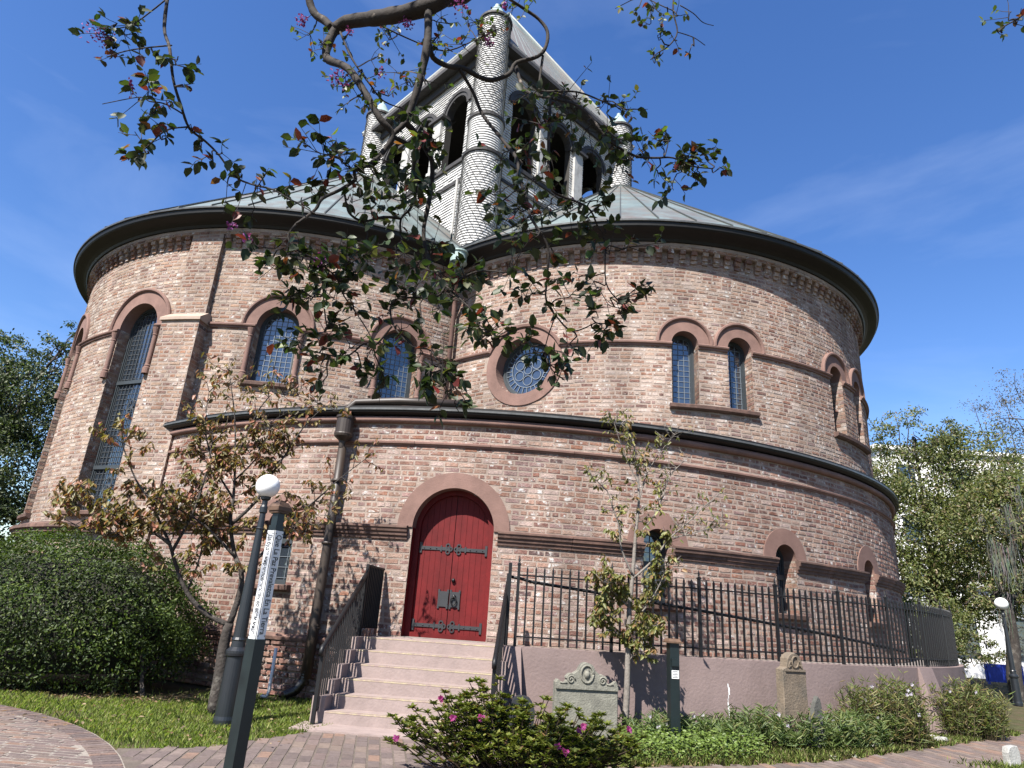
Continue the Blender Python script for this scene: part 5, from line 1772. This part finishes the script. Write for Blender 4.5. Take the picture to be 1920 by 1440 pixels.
t = thing('dogwood_tree', 'small sparse tree with browning leaves between the hedge and the lamp post', 'tree', loc=(-3.55, 9.55, 0))
DY = .8
def ln_(pp, Y0, Y1, r0, r1):
    n = len(pp)
    return ([at(x, y, Y0 + (Y1 - Y0) * i / (n - 1) - DY) for i, (x, y) in enumerate(pp)], r0, r1)
b0 = at(400, 1335, 10.35)
lines = [ln_([(400, 1338), (412, 1270), (420, 1210), (430, 1168)], 10.35, 10.3, .09, .06),
         ln_([(430, 1172), (385, 1150), (350, 1110), (330, 1060), (318, 1020), (300, 980), (282, 940), (255, 900), (235, 850), (228, 825)], 10.3, 9.7, .034, .005),
         ln_([(430, 1172), (450, 1110), (452, 1070), (440, 1040), (432, 980), (438, 930), (441, 860), (440, 780), (430, 700)], 10.3, 10.5, .045, .005),
         ln_([(318, 1020), (290, 1000), (230, 972), (170, 952), (100, 940)], 10.0, 9.6, .025, .005),
         ln_([(322, 1035), (360, 965), (380, 910), (395, 850), (400, 800)], 10.05, 10.4, .025, .005),
         ln_([(441, 1045), (400, 1000), (370, 975), (335, 955), (290, 930)], 10.35, 9.9, .022, .005),
         ln_([(432, 985), (480, 940), (502, 900), (530, 860), (570, 800), (605, 765)], 10.4, 10.6, .026, .004),
         ln_([(451, 1075), (500, 1030), (540, 980), (590, 940), (640, 895), (700, 850)], 10.35, 10.7, .026, .004),
         ln_([(438, 935), (400, 870), (385, 800), (392, 735)], 10.45, 10.3, .018, .004),
         ln_([(441, 865), (470, 800), (495, 755), (530, 735), (620, 765)], 10.5, 10.8, .016, .003),
         ln_([(300, 980), (250, 1000), (200, 1005), (140, 985)], 9.95, 9.5, .014, .004),
         ln_([(440, 900), (480, 860), (500, 820), (510, 790)], 10.5, 10.2, .014, .004),
         ln_([(350, 1110), (370, 1060), (380, 1010), (370, 960)], 10.2, 10.6, .016, .004),
         ln_([(540, 980), (560, 1000), (600, 985)], 10.5, 10.4, .01, .004)]
DY = 0.0
tips = grow(t, lines, .1, 27, .42, MT['bark'], None, None)
def dens_dog(p):
    px = (p.x / p.y)
    return .45 if p.z > 3.9 else (1.15 if p.x < -3.3 else (.75 if p.x < -2.8 else .4))
droop_leaves(t, tips, 5.6, .088, [(.31, .19, .065), (.24, .21, .06), (.44, .17, .10), (.36, .27, .09), (.21, .17, .06), (.46, .22, .14)], [4, 4, 3, 3, 3, 2], dens_dog)

t = thing('sapling_tree', 'slender half bare sapling with yellowing leaves in front of the iron fence', 'tree', loc=(1.86, 9.85, 0))
lines = [ln_([(1172, 1360), (1176, 1280), (1178, 1200), (1180, 1140)], 9.85, 9.85, .045, .035),
         ln_([(1180, 1142), (1186, 1080), (1192, 1000), (1198, 935), (1193, 870), (1185, 820), (1165, 795)], 9.85, 9.95, .034, .004),
         ln_([(1187, 1080), (1165, 1030), (1160, 985), (1148, 950), (1138, 920), (1110, 895)], 9.85, 9.7, .018, .004),
         ln_([(1192, 1010), (1228, 965), (1245, 925), (1258, 890), (1290, 858)], 9.9, 10.0, .014, .004),
         ln_([(1187, 1085), (1225, 1050), (1255, 1010), (1290, 980), (1320, 950), (1350, 925)], 9.85, 9.9, .018, .004),
         ln_([(1198, 940), (1212, 890), (1240, 845), (1265, 815)], 9.9, 10.0, .012, .003),
         ln_([(1262, 1008), (1300, 1000), (1360, 980)], 9.88, 9.8, .011, .003),
         ln_([(1196, 905), (1170, 850), (1152, 795)], 9.9, 9.8, .010, .003),
         ln_([(1180, 1140), (1150, 1110), (1125, 1085)], 9.85, 9.6, .014, .004),
         ln_([(1179, 1170), (1210, 1140), (1235, 1100), (1250, 1060)], 9.85, 9.7, .014, .004),
         ln_([(1178, 1210), (1150, 1180), (1130, 1150)], 9.85, 9.7, .012, .004),
         ln_([(1178, 1240), (1200, 1210), (1215, 1180)], 9.85, 9.75, .012, .004)]
tips = grow(t, lines, .05, 26, .25, MT['bark_pale'], None, None)
def dens_sap(p):
    if p.z < 2.75 and p.x < 2.45: return 1.9
    if p.x > 2.35: return .12
    return .42
droop_leaves(t, tips, 4.2, .078, [(.22, .23, .055), (.32, .31, .08), (.28, .21, .07), (.38, .22, .09), (.19, .21, .05)], [4, 4, 3, 2, 3], dens_sap)

# ---------------------------------------------------------------- background trees
def big_tree(label, base, trunk_h, blobs, nleaf, ls, cols, w, r0=.25, moss=(), cat='tree', name='background_tree', airy=.0):
    t = thing(name, label, cat, loc=(base[0], base[1], 0))
    wood = MB()
    B0 = Vector((base[0], base[1], -.1)); top = Vector((base[0] + rng.uniform(-.3, .3), base[1], trunk_h))
    wood.tube(smooth_path(wiggle(B0, top, 4, .15)), np.linspace(r0, r0 * .7, 13), 9)
    Pn, Nn = [], []
    tot = sum(rx * ry * rz for (_, _, _, rx, ry, rz) in blobs)
    for (x, y, z, rx, ry, rz) in blobs:
        c = Vector((x, y, z))
        limb = smooth_path(wiggle(top, c, 4, .35))
        wood.tube(limb, np.linspace(r0 * .45, r0 * .12, len(limb)), 6)
        for q in range(9):
            dr = rdir(1)[0]
            e = c + Vector((dr[0] * rx * .9, dr[1] * ry * .9, dr[2] * rz * .9))
            br = smooth_path(wiggle(limb[rng.randrange(len(limb) // 2, len(limb))], e, 4, .2), 2)
            wood.tube(br, np.linspace(r0 * .14, .012, len(br)), 4)
        m = int(nleaf * rx * ry * rz / tot)
        nc = max(8, m // 55)
        dd = rdir(nc); cc = dd * (nrg.uniform(.35, 1.0, nc) ** .55)[:, None] * np.array([rx, ry, rz]) + np.array([x, y, z])
        for q in range(nc):
            k = 55
            s = nrg.uniform(.22, .48) * (min(rx, rz) / 2.4)
            Pn.append(cc[q] + nrg.normal(size=(k, 3)) * np.array([s, s, s * .6])); Nn.append(np.tile(dd[q], (k, 1)))
    Pn = np.concatenate(Pn); Nn = np.concatenate(Nn); n = len(Pn)
    leaves('crown', Pn, rdir(n) + np.array([0, 0, -.3]), unit(Nn + rdir(n) * 1.1 + np.array([0, 0, .5])), nrg.uniform(.7, 1.3, n) * ls, nrg.uniform(.7, 1.2, n) * ls * .5,
           palette(n, cols, w, .3), MT['leaf'], t, 'stuff')
    wood.build('trunk', MT['bark'], t, smooth=True)
    if len(moss):
        b = MB()
        for (x, y, z, wd, ln2, k) in moss:
            for q in range(k * 5):
                cl = rng.randrange(9); p = Vector((x + math.sin(cl * 2.4 + x) * wd * 2.2 + rng.gauss(0, .07), y + math.cos(cl * 3.1) * wd + rng.gauss(0, .07), z + math.sin(cl * 1.7 + z) * .8 + rng.uniform(-.2, .2)))
                h = ln2 * rng.uniform(.2, 1.0) * (.55 + .45 * math.sin(cl * 5.1))
                pts = [p, p + Vector((rng.uniform(-.06, .06), rng.uniform(-.06, .06), -h * .5)), p + Vector((rng.uniform(-.08, .08), rng.uniform(-.08, .08), -h))]
                b.tube(pts, [.012, .009, .002], 3, col=tuple(v * rng.uniform(.7, 1.2) for v in (.27, .28, .225)), cap=False)
        b.build('hanging_moss', MT['moss'], t, kind='stuff')
    return t
GA = [(.16, .205, .055), (.22, .25, .08), (.12, .15, .042), (.28, .275, .10), (.30, .22, .12)]
big_tree('leafy tree with broad light green crown right behind the church', (17.2, 26.5), 3.2,
         [(16.2, 26, 5.2, 2.6, 2.3, 2.0), (17.6, 26.5, 7.6, 2.6, 2.2, 1.9), (15.9, 25, 3.0, 2.0, 1.8, 1.4), (16.6, 26, 9.4, 1.7, 1.6, 1.1), (19.4, 26.5, 8.6, 1.7, 1.6, 1.7), (19.2, 26.5, 5.8, 2.4, 2.0, 1.9), (14.6, 26, 7.0, 1.5, 1.4, 1.4), (18.2, 26, 3.6, 2.0, 1.8, 1.4)],
         46000, .125, GA, [4, 4, 3, 3, 1], .26)
big_tree('dark trunked tree hung with grey moss at the right edge', (15.7, 21.3), 3.0,
         [(17.0, 22, 5.4, 2.0, 1.8, 1.5), (17.6, 22.5, 3.4, 1.6, 1.6, 1.1), (15.6, 21.5, 3.0, 1.0, 1.0, .7), (18.4, 22.6, 6.6, 1.8, 1.6, 1.3)],
         20000, .11, GA, [3, 3, 3, 3, 2], .22,
         moss=[(16.0, 21.2, 5.0, .22, 2.4, 46), (16.7, 21.4, 4.8, .28, 2.0, 46), (15.5, 20.8, 3.2, .25, 1.1, 34), (16.2, 21.0, 3.2, .3, 1.4, 44), (17.4, 21.6, 5.6, .3, 2.2, 50)])
big_tree('nearly bare greyish tree rising above the right hand trees', (22.0, 28.0), 4.0,
         [(22.0, 28, 9.8, 1.8, 1.5, 2.6), (23.2, 28, 11.6, 1.8, 1.5, 2.0), (21.0, 27.5, 7.4, 1.5, 1.5, 1.5)], 5500, .085, [(.17, .14, .09), (.14, .13, .07), (.22, .17, .13)], [2, 2, 1], .2)
big_tree('low green shrubs growing behind the end of the fence', (13.6, 21.5), .8,
         [(13.2, 21.4, 1.9, 1.3, 1.2, 1.1), (14.8, 22.0, 1.3, 1.0, 1.0, .7), (12.4, 20.8, 1.2, .8, .8, .8)], 9000, .09, GA, [4, 4, 3, 2, 1], .09, cat='shrub', name='background_shrub')
GO = [(.08, .115, .04), (.12, .16, .06), (.055, .085, .03), (.18, .21, .10)]
big_tree('tall dark oak behind the left side of the church', (-21.5, 27.0), 3.4,
         [(-21.0, 27, 5.6, 3.0, 2.6, 2.2), (-20.6, 27, 8.6, 2.4, 2.2, 1.9), (-19.6, 27, 11.0, .9, .9, 1.3), (-23.5, 27, 8.4, 2.6, 2.4, 2.6), (-21.6, 27, 10.4, 1.5, 1.3, 1.2), (-19.4, 26.5, 3.0, 2.0, 2.0, 1.5)],
         52000, .14, GO, [4, 3, 4, 2], .34)
big_tree('glossy dark shrub beside the left wall of the church', (-14.2, 17.5), .8,
         [(-14.6, 17.6, 1.8, 1.5, 1.3, 1.3), (-13.4, 17.4, 1.0, 1.0, 1.0, .9), (-15.6, 18, 3.2, 1.3, 1.2, 1.1)], 8000, .12, GO, [3, 3, 3, 2], .1, cat='shrub', name='background_shrub')

# ---------------------------------------------------------------- background buildings
def building(label, x0, x1, y0, y1, h, rows, cols_, wx, wz):
    t = thing('white_building', label, 'building', loc=((x0 + x1) / 2, y0, 0))
    b = MB(); b.box(((x0 + x1) / 2, (y0 + y1) / 2, h / 2), (x1 - x0, y1 - y0, h)); b.build('wall', MT['bldg'], t)
    b = MB(); b.box(((x0 + x1) / 2, (y0 + y1) / 2, h + .15), (x1 - x0 + .5, y1 - y0 + .5, .3)); b.build('parapet', MT['bldg'], t)
    for r in range(rows):
        for c in range(cols_):
            x = x0 + (x1 - x0) * (c + .5) / cols_; z = h * (r + .45) / rows
            b = MB(); b.box((x, y0 - .02, z), (wx, .08, wz)); w_ = b.build('window', MT['frame'], t)
            b = MB(); b.box((x, y0 - .055, z), (wx * .84, .04, wz * .86)); b.build('pane', MT['glass'], w_)
building('tall white stucco building seen through the right hand trees', 26.5, 58, 46, 60, 14.4, 4, 8, 1.3, 1.9)
building('low white house behind the dark tree trunk at right', 21.5, 33, 34, 40, 4.2, 1, 4, 1.2, 1.9)
for i, x in enumerate((21.3, 23.0)):
    b = MB(); b.box((x, 29.5, .45), (1.6, .06, .7)); b.box((x - .7, 29.5, .4), (.06, .1, .8)); b.box((x + .7, 29.5, .4), (.06, .1, .8))
    tag(b.build('barrier', MT['blue']), ['bright blue barrier panel left of the far dark trunk', 'bright blue barrier panel at the far right edge'][i], 'barrier', 'blue barriers by the low white house')

# ================================================================== overhead crape myrtle
t = thing('crape_myrtle', 'crape myrtle whose leafy branches hang across the top of the view', 'tree', loc=(1.7, -1.7, 0))
Yc = 3.3
def px3(pp, dy=0.0, wob=.12):
    out = []
    for i, (x, y) in enumerate(pp):
        out.append(at(x, y, Yc + dy + .16 * math.sin(x * .013 + y * .009 + dy * 7)))
    return out
limb = MB(); twm = MB()
nodes = []
def add_branch(pp, w0, w1, dy=0.0, m=None):
    p = smooth_path(px3(pp, dy), 4)
    n = len(p)
    k = 3.05 / FPX / 2
    (m or limb).tube(p, [(w0 + (w1 - w0) * i / (n - 1)) * k * rng.uniform(.92, 1.08) for i in range(n)], 9 if w0 > 12 else 6)
    L_ = smooth_path([Vector((x, y, 0)) for x, y in pp], 4)
    for a, c in zip(L_, p): nodes.append((a.x, a.y, c))
trunk = smooth_path([(1.7, -1.7, -.1), (1.6, -1.6, 1.2), (1.2, -1.0, 2.8), (.6, .2, 4.4), (-.1, 1.7, 5.5), tuple(at(905, -75, 3.0)), tuple(at(835, -10, 3.25))], 4)
limb.tube(trunk, np.linspace(.13, .075, len(trunk)), 12)
add_branch([(850, -25), (820, 5), (770, 22), (720, 32), (690, 36), (650, 42), (628, 55)], 46, 34)
add_branch([(640, 45), (625, 62), (612, 92), (616, 112), (652, 128), (682, 170), (712, 222), (736, 252), (722, 280), (698, 305), (664, 320)], 27, 9)
add_branch([(622, 52), (608, 38), (592, 28), (582, 8), (574, -30)], 24, 20)
add_branch([(803, 8), (802, 75), (790, 140), (772, 200), (762, 228), (775, 245), (800, 280), (811, 310), (806, 370), (795, 425), (797, 462), (810, 500), (826, 527)], 21, 7)
add_branch([(764, 226), (750, 240), (737, 252)], 14, 12)
add_branch([(803, 75), (812, 108), (840, 124), (868, 128), (900, 145), (925, 150), (955, 138), (968, 118), (1008, 106), (1024, 86), (1026, 58), (1010, 36), (985, 18), (945, -8)], 15, 8, .05)
add_branch([(862, 130), (888, 175), (905, 215), (941, 261), (968, 296), (974, 334), (987, 372), (995, 407), (1012, 434), (1028, 467), (1026, 521), (1024, 562), (1044, 594), (1074, 621), (1117, 605)], 11, 3, .05)
add_branch([(966, 120), (985, 170), (1035, 184), (1080, 196), (1110, 222), (1140, 262), (1190, 292), (1228, 296), (1262, 296), (1300, 312), (1335, 316)], 11, 3, .1)
add_branch([(1018, 105), (1012, 150), (1014, 170), (1080, 172), (1130, 190)], 8, 4, .1)
add_branch([(1032, 186), (1028, 293), (1033, 345), (1044, 364), (1101, 388), (1120, 423), (1134, 453), (1136, 529), (1158, 562)], 8, 3, .15)
add_branch([(318, -30), (308, 50), (318, 90), (325, 150), (340, 200), (355, 240), (385, 265), (410, 290), (440, 330), (470, 345), (510, 355), (545, 374), (590, 400)], 9, 3, -.1)
add_branch([(667, 337), (640, 355), (605, 372), (592, 392), (570, 410), (555, 420)], 9, 6)
add_branch([(664, 322), (667, 337)], 9, 9)
add_branch([(737, 256), (775, 277), (780, 290), (775, 317), (781, 337), (780, 360), (770, 390), (752, 410), (751, 440)], 11, 5)
add_branch([(752, 410), (720, 407), (682, 415), (657, 402), (650, 385), (645, 355)], 7, 5)
add_branch([(826, 527), (845, 536), (875, 517), (905, 508), (960, 512)], 8, 3)
add_branch([(836, 534), (819, 556), (771, 558), (746, 560), (732, 575), (736, 605), (750, 627), (774, 650), (807, 657), (826, 688), (845, 702)], 6, 3)
add_branch([(735, 612), (703, 648), (682, 645), (663, 660), (642, 671), (611, 664), (564, 655)], 5, 3)
add_branch([(555, 420), (540, 445), (560, 470), (598, 492), (604, 523), (609, 586), (613, 615)], 5, 3)
add_branch([(598, 492), (630, 520), (645, 555), (670, 590), (692, 625), (700, 650)], 4, 2.5)
add_branch([(826, 527), (862, 560), (890, 590), (905, 640)], 5, 2.5)
add_branch([(1024, 562), (1039, 591), (1028, 629), (1020, 660)], 4, 2.5, .05)
add_branch([(1265, -20), (1262, 20), (1270, 60), (1255, 85), (1232, 100), (1220, 112)], 5, 2.5, .1)
add_branch([(1270, 60), (1300, 70), (1322, 85)], 3, 2, .1)
add_branch([(1275, 10), (1300, 25), (1318, 42), (1338, 48)], 3, 2, .1)
add_branch([(1262, 20), (1235, 8), (1200, -10)], 3, 3, .1)
add_branch([(1950, -10), (1915, 30), (1885, 48), (1872, 60)], 5, 3, -.2)
add_branch([(310, 0), (285, 20), (250, 45), (215, 55)], 4, 2.5, -.1)
add_branch([(322, 85), (270, 90), (235, 96), (205, 105)], 4, 2.5, -.1)
add_branch([(345, 215), (310, 195), (280, 190), (262, 182), (192, 195)], 4, 2, -.1)
add_branch([(352, 238), (310, 245), (270, 280), (240, 292)], 4, 2.5, -.1)
add_branch([(638, 60), (660, 110), (695, 160), (720, 190), (760, 205)], 6, 3, .15)
add_branch([(700, 40), (760, 70), (830, 95), (880, 80), (930, 55)], 5, 3, .2)
limb.build('trunk', MT['bark_crape'], t, smooth=True)

CL = '''185 60 5 18;215 45 8 20;240 60 6 18;265 50 5 15;208 105 6 14;265 102 2 6;290 108 4 10;330 105 2 8;350 118 4 8;355 160 2 8;265 185 6 15;285 170 8 15;250 240 4 12;245 290 6 12;275 282 5 10;295 232 6 14;310 260 3 10;290 205 4 10;320 190 3 8;370 268 4 8;380 300 4 10;410 285 3 10;352 235 2 6
425 345 4 12;450 325 3 10;480 345 4 10;498 325 3 8;545 350 4 10;565 360 5 12;580 350 5 15;600 345 4 10;590 280 9 20;620 270 8 18;575 270 8 16;640 290 7 18;650 310 5 12
575 60 8 20;600 75 5 15;595 88 4 10;660 95 4 14;720 55 8 20;735 70 6 15;845 40 9 24;870 30 9 24;890 45 8 20;860 75 9 22;905 60 8 20;925 45 7 18;960 15 8 20;985 10 6 15;900 75 6 15;820 75 5 15;815 100 6 15;840 95 4 12
680 130 5 14;710 100 5 14;640 150 5 14;660 160 8 18;700 165 6 15;740 130 8 20;760 150 6 15;800 150 6 15;690 190 5 12;730 165 4 12;650 195 3 10;770 205 4 12;745 210 4 10
800 245 8 18;820 255 8 18;810 270 6 14;830 290 4 10;745 330 8 22;720 300 9 24;700 340 9 24;735 365 9 24;760 340 9 24;775 300 8 20;785 370 8 20;690 370 6 18;660 370 5 16;700 400 5 18;770 400 6 18;740 395 5 15
1000 170 8 24;1030 200 10 26;1055 175 8 24;1080 180 9 24;1070 220 10 26;1100 235 10 26;1130 250 10 26;1150 270 9 24;1010 230 7 22;1040 250 7 22;1130 190 7 18;1165 195 6 16;1180 185 5 14;1215 205 1 3;1240 245 5 12
1205 275 9 18;1240 270 5 12;1275 280 6 14;1290 290 7 14;1310 285 6 12;1335 290 6 12;1345 310 4 10;1300 325 6 12;1310 340 4 10;1285 315 5 12;1240 330 3 8;1262 350 6 12;1180 300 8 18;1150 320 6 16;1120 360 6 14;1080 380 7 18
930 300 6 18;960 280 6 16;985 300 8 22;1000 330 9 22;1020 300 8 22;980 380 7 20;960 400 7 22;1000 400 7 22;1030 390 6 18;930 370 4 10;920 360 4 10;1060 400 5 16;1090 410 5 15;1130 385 5 12
1000 440 7 22;980 460 7 24;960 480 5 20;1030 460 6 18;1080 440 5 15;1110 450 4 12;1160 415 2 6;1140 470 5 14;1180 460 3 10;1235 465 4 12
1060 520 5 15;1090 520 4 12;1010 540 5 14;980 560 7 18;1030 565 5 12;1080 545 7 18;1105 540 4 12;1120 580 3 10;1140 570 7 16;1170 590 7 14;1150 600 7 14;1180 560 5 12;1205 545 5 12;1210 530 3 8;1140 620 7 16;1125 635 3 8
470 400 5 12;470 470 4 12;500 490 6 14;535 480 6 15;520 500 6 16;550 500 8 18;560 480 8 18;580 500 9 20;600 490 9 22;620 480 9 22;640 500 10 24;660 490 9 22;670 510 9 22;690 480 7 22;610 530 8 18;560 540 9 18;545 560 9 16;565 560 6 14;640 530 8 18;660 560 7 16;620 560 7 18;630 600 9 18;615 620 8 16;600 640 8 14;570 640 6 14;550 625 7 16;580 670 5 12;660 640 6 14;690 660 7 16;720 640 4 10;600 690 6 12;605 718 3 8;685 690 6 12;640 660 3 8
760 500 9 22;740 480 7 20;800 480 9 22;820 460 9 24;780 530 9 20;750 540 7 18;740 560 5 14;830 510 9 22;860 500 10 24;880 520 9 22;810 550 7 18;770 570 4 12;840 540 7 18;870 560 7 16;720 590 5 10;750 610 4 10;790 600 4 10;820 590 4 8;790 660 6 12;810 680 7 14;800 700 5 12;880 610 7 14;895 600 7 12;905 640 5 10;920 600 4 10;935 615 4 8;830 720 9 16;800 740 7 14;850 700 9 15;840 740 7 14;865 770 5 12;720 740 7 16
960 630 6 14;980 640 7 14;1000 650 5 12;1030 670 6 12;1045 690 7 12;1060 660 7 14;1075 660 4 8;1040 715 4 8;960 620 3 10
1157 15 2 6;1190 20 2 4;1225 10 6 14;1215 45 6 12;1235 65 6 12;1245 30 3 10;1270 20 5 12;1265 75 3 8;1220 105 4 6;1240 100 3 6;1290 95 2 5;1895 20 6 15;1875 55 5 8;1905 40 4 10'''
NA = np.array([(a, b2) for a, b2, _ in nodes])
LP, LD, LN, LL, LW, LC = [], [], [], [], [], []
CRC = [(.042, .065, .02), (.06, .09, .026), (.032, .05, .016), (.12, .16, .04), (.22, .25, .055), (.24, .045, .035), (.36, .14, .05)]
for ent in CL.replace('\n', ';').split(';'):
    x, y, n, s = (float(v) for v in ent.split())
    n = int(n * 2.35); s *= 1.35
    i = int(np.argmin(((NA - np.array([x, y])) ** 2).sum(1)))
    src = nodes[i][2]
    c = at(x, y, src.y + rng.uniform(-.16, .16))
    end = at(x + rng.uniform(-6, 6), y + rng.uniform(0, 10), c.y)
    path = smooth_path(wiggle(src, end, 4, .028), 2)
    twm.tube(path, np.linspace(.0052, .0022, len(path)), 4, cap=False)
    sub = []
    for q in range(max(1, n // 3)):
        e = c + Vector((rng.gauss(0, s), rng.gauss(0, s * .8), rng.gauss(0, s))) * (4.0 / FPX)
        st_ = path[rng.randrange(len(path) // 2, len(path))]
        twm.tube(wiggle(st_, e, 2, .008), [.0026, .002, .0015], 3, cap=False)
        sub.append((st_, e))
    warm = (y < 200 and x > 560)
    for q in range(n):
        a, e = sub[q % len(sub)]
        f = rng.uniform(.45, 1.02)
        p = a.lerp(e, f)
        dr = (e - a).normalized() if (e - a).length > 1e-6 else Vector((0, 0, -1))
        sd = dr.cross(Vector((rng.uniform(-1, 1), rng.uniform(-1, 1), rng.uniform(-1, 1)))).normalized()
        LP.append(tuple(p)); LD.append(tuple(dr * .5 + sd * 1.0 + Vector((0, 0, -.25)))); LN.append((rng.uniform(-.8, .8), rng.uniform(-.9, .3), rng.uniform(.2, 1.2)))
        k = (.6 if warm else 1.0) * rng.uniform(.7, 1.2)
        LL.append(.066 * k); LW.append(.046 * k)
        w = [2, 3, 1, 4, 4, 1, .8] if warm else [6, 6, 5, 2.2, 1.2, .8, .5]
        LC.append(tuple(v * rng.uniform(.8, 1.2) for v in rng.choices(CRC, w)[0]))
# the rest of the crown, above and behind the viewer
n = 5200
cc = np.stack([nrg.uniform(-4.2, 2.6, 130), nrg.uniform(-.6, 2.0, 130), nrg.uniform(5.9, 7.8, 130)], 1)
Pq = np.repeat(cc, 40, 0) + nrg.normal(size=(n, 3)) * np.array([.24, .24, .16])
leaves('upper_crown', Pq, rdir(n), rdir(n) + np.array([0, 0, 1.0]), nrg.uniform(.05, .08, n), nrg.uniform(.035, .05, n), palette(n, CRC[:5], [4, 4, 2, 2, 1]), MT['leaf'], t, 'stuff')
for q in range(0, 130, 3):
    twm.tube(wiggle(trunk[16 + q % 6], cc[q], 4, .1), [.02, .016, .012, .008, .005], 5)
twm.build('twigs', MT['bark_crape'], t, kind='stuff')
order = sorted(range(len(LP)), key=lambda i: -LL[i])
single = set(order[:300])
rest = [i for i in range(len(LP)) if i not in single]
A = lambda l, idx: np.array([l[i] for i in idx], float)
leaves('foliage', A(LP, rest), A(LD, rest), A(LN, rest), A(LL, rest), A(LW, rest), A(LC, rest), MT['leaf'], t, 'stuff', fold=.12, curl=.06)
lm = []
for v in range(12):
    c = rng.choices(CRC, [6, 6, 5, 2.2, 1.2, .8, .5])[0]
    V, F, C = leaf_arrays(np.zeros((1, 3)), np.array([[1., 0, 0]]), np.array([[0, 0, 1.]]), np.array([1.]), np.array([.70]), np.array([c]), .12, rng.uniform(.02, .10))
    lm.append(np_mesh('leaf', V, F, C, MT['leaf']))
for i in single:
    o = link('leaf', lm[rng.randrange(12)], t)
    d = Vector(LD[i]).normalized(); nn = Vector(LN[i]); s = d.cross(nn).normalized(); nn = s.cross(d)
    m = Matrix((( d.x, -s.x, nn.x, 0), (d.y, -s.y, nn.y, 0), (d.z, -s.z, nn.z, 0), (0, 0, 0, 1)))
    o.matrix_parent_inverse = Matrix.Translation(-t.location)
    o.matrix_basis = Matrix.Translation(Vector(LP[i])) @ m @ Matrix.Scale(LL[i], 4)
for (x, y, r) in ((180, 62, 26), (195, 70, 20), (243, 163, 13), (567, 40, 13), (632, 143, 15), (645, 160, 10), (712, 138, 12), (765, 45, 16), (862, 8, 22), (917, 78, 14), (432, 425, 9), (463, 445, 9), (600, 490, 14), (655, 60, 10), (947, 12, 8)):
    i = int(np.argmin(((NA - np.array([x, y])) ** 2).sum(1)))
    c = at(x, y, nodes[i][2].y)
    k = 40 if r > 12 else 22
    Pq = np.array(c) + nrg.normal(size=(k, 3)) * r * .42 * 4 / FPX
    o = leaves('flower_cluster', Pq, rdir(k), rdir(k), nrg.uniform(.010, .022, k), nrg.uniform(.010, .02, k), palette(k, [(.30, .05, .32), (.42, .09, .42), (.20, .03, .23)], [2, 2, 1]), MT['petal'], t, 'stuff', fold=.4, curl=.2)
    b = MB(); b.tube(wiggle(nodes[i][2], c, 2, .01), [.003, .0025, .002], 3, cap=False); b.build('flower_stalk', MT['bark_crape'], t)
bpy.context.view_layer.update()
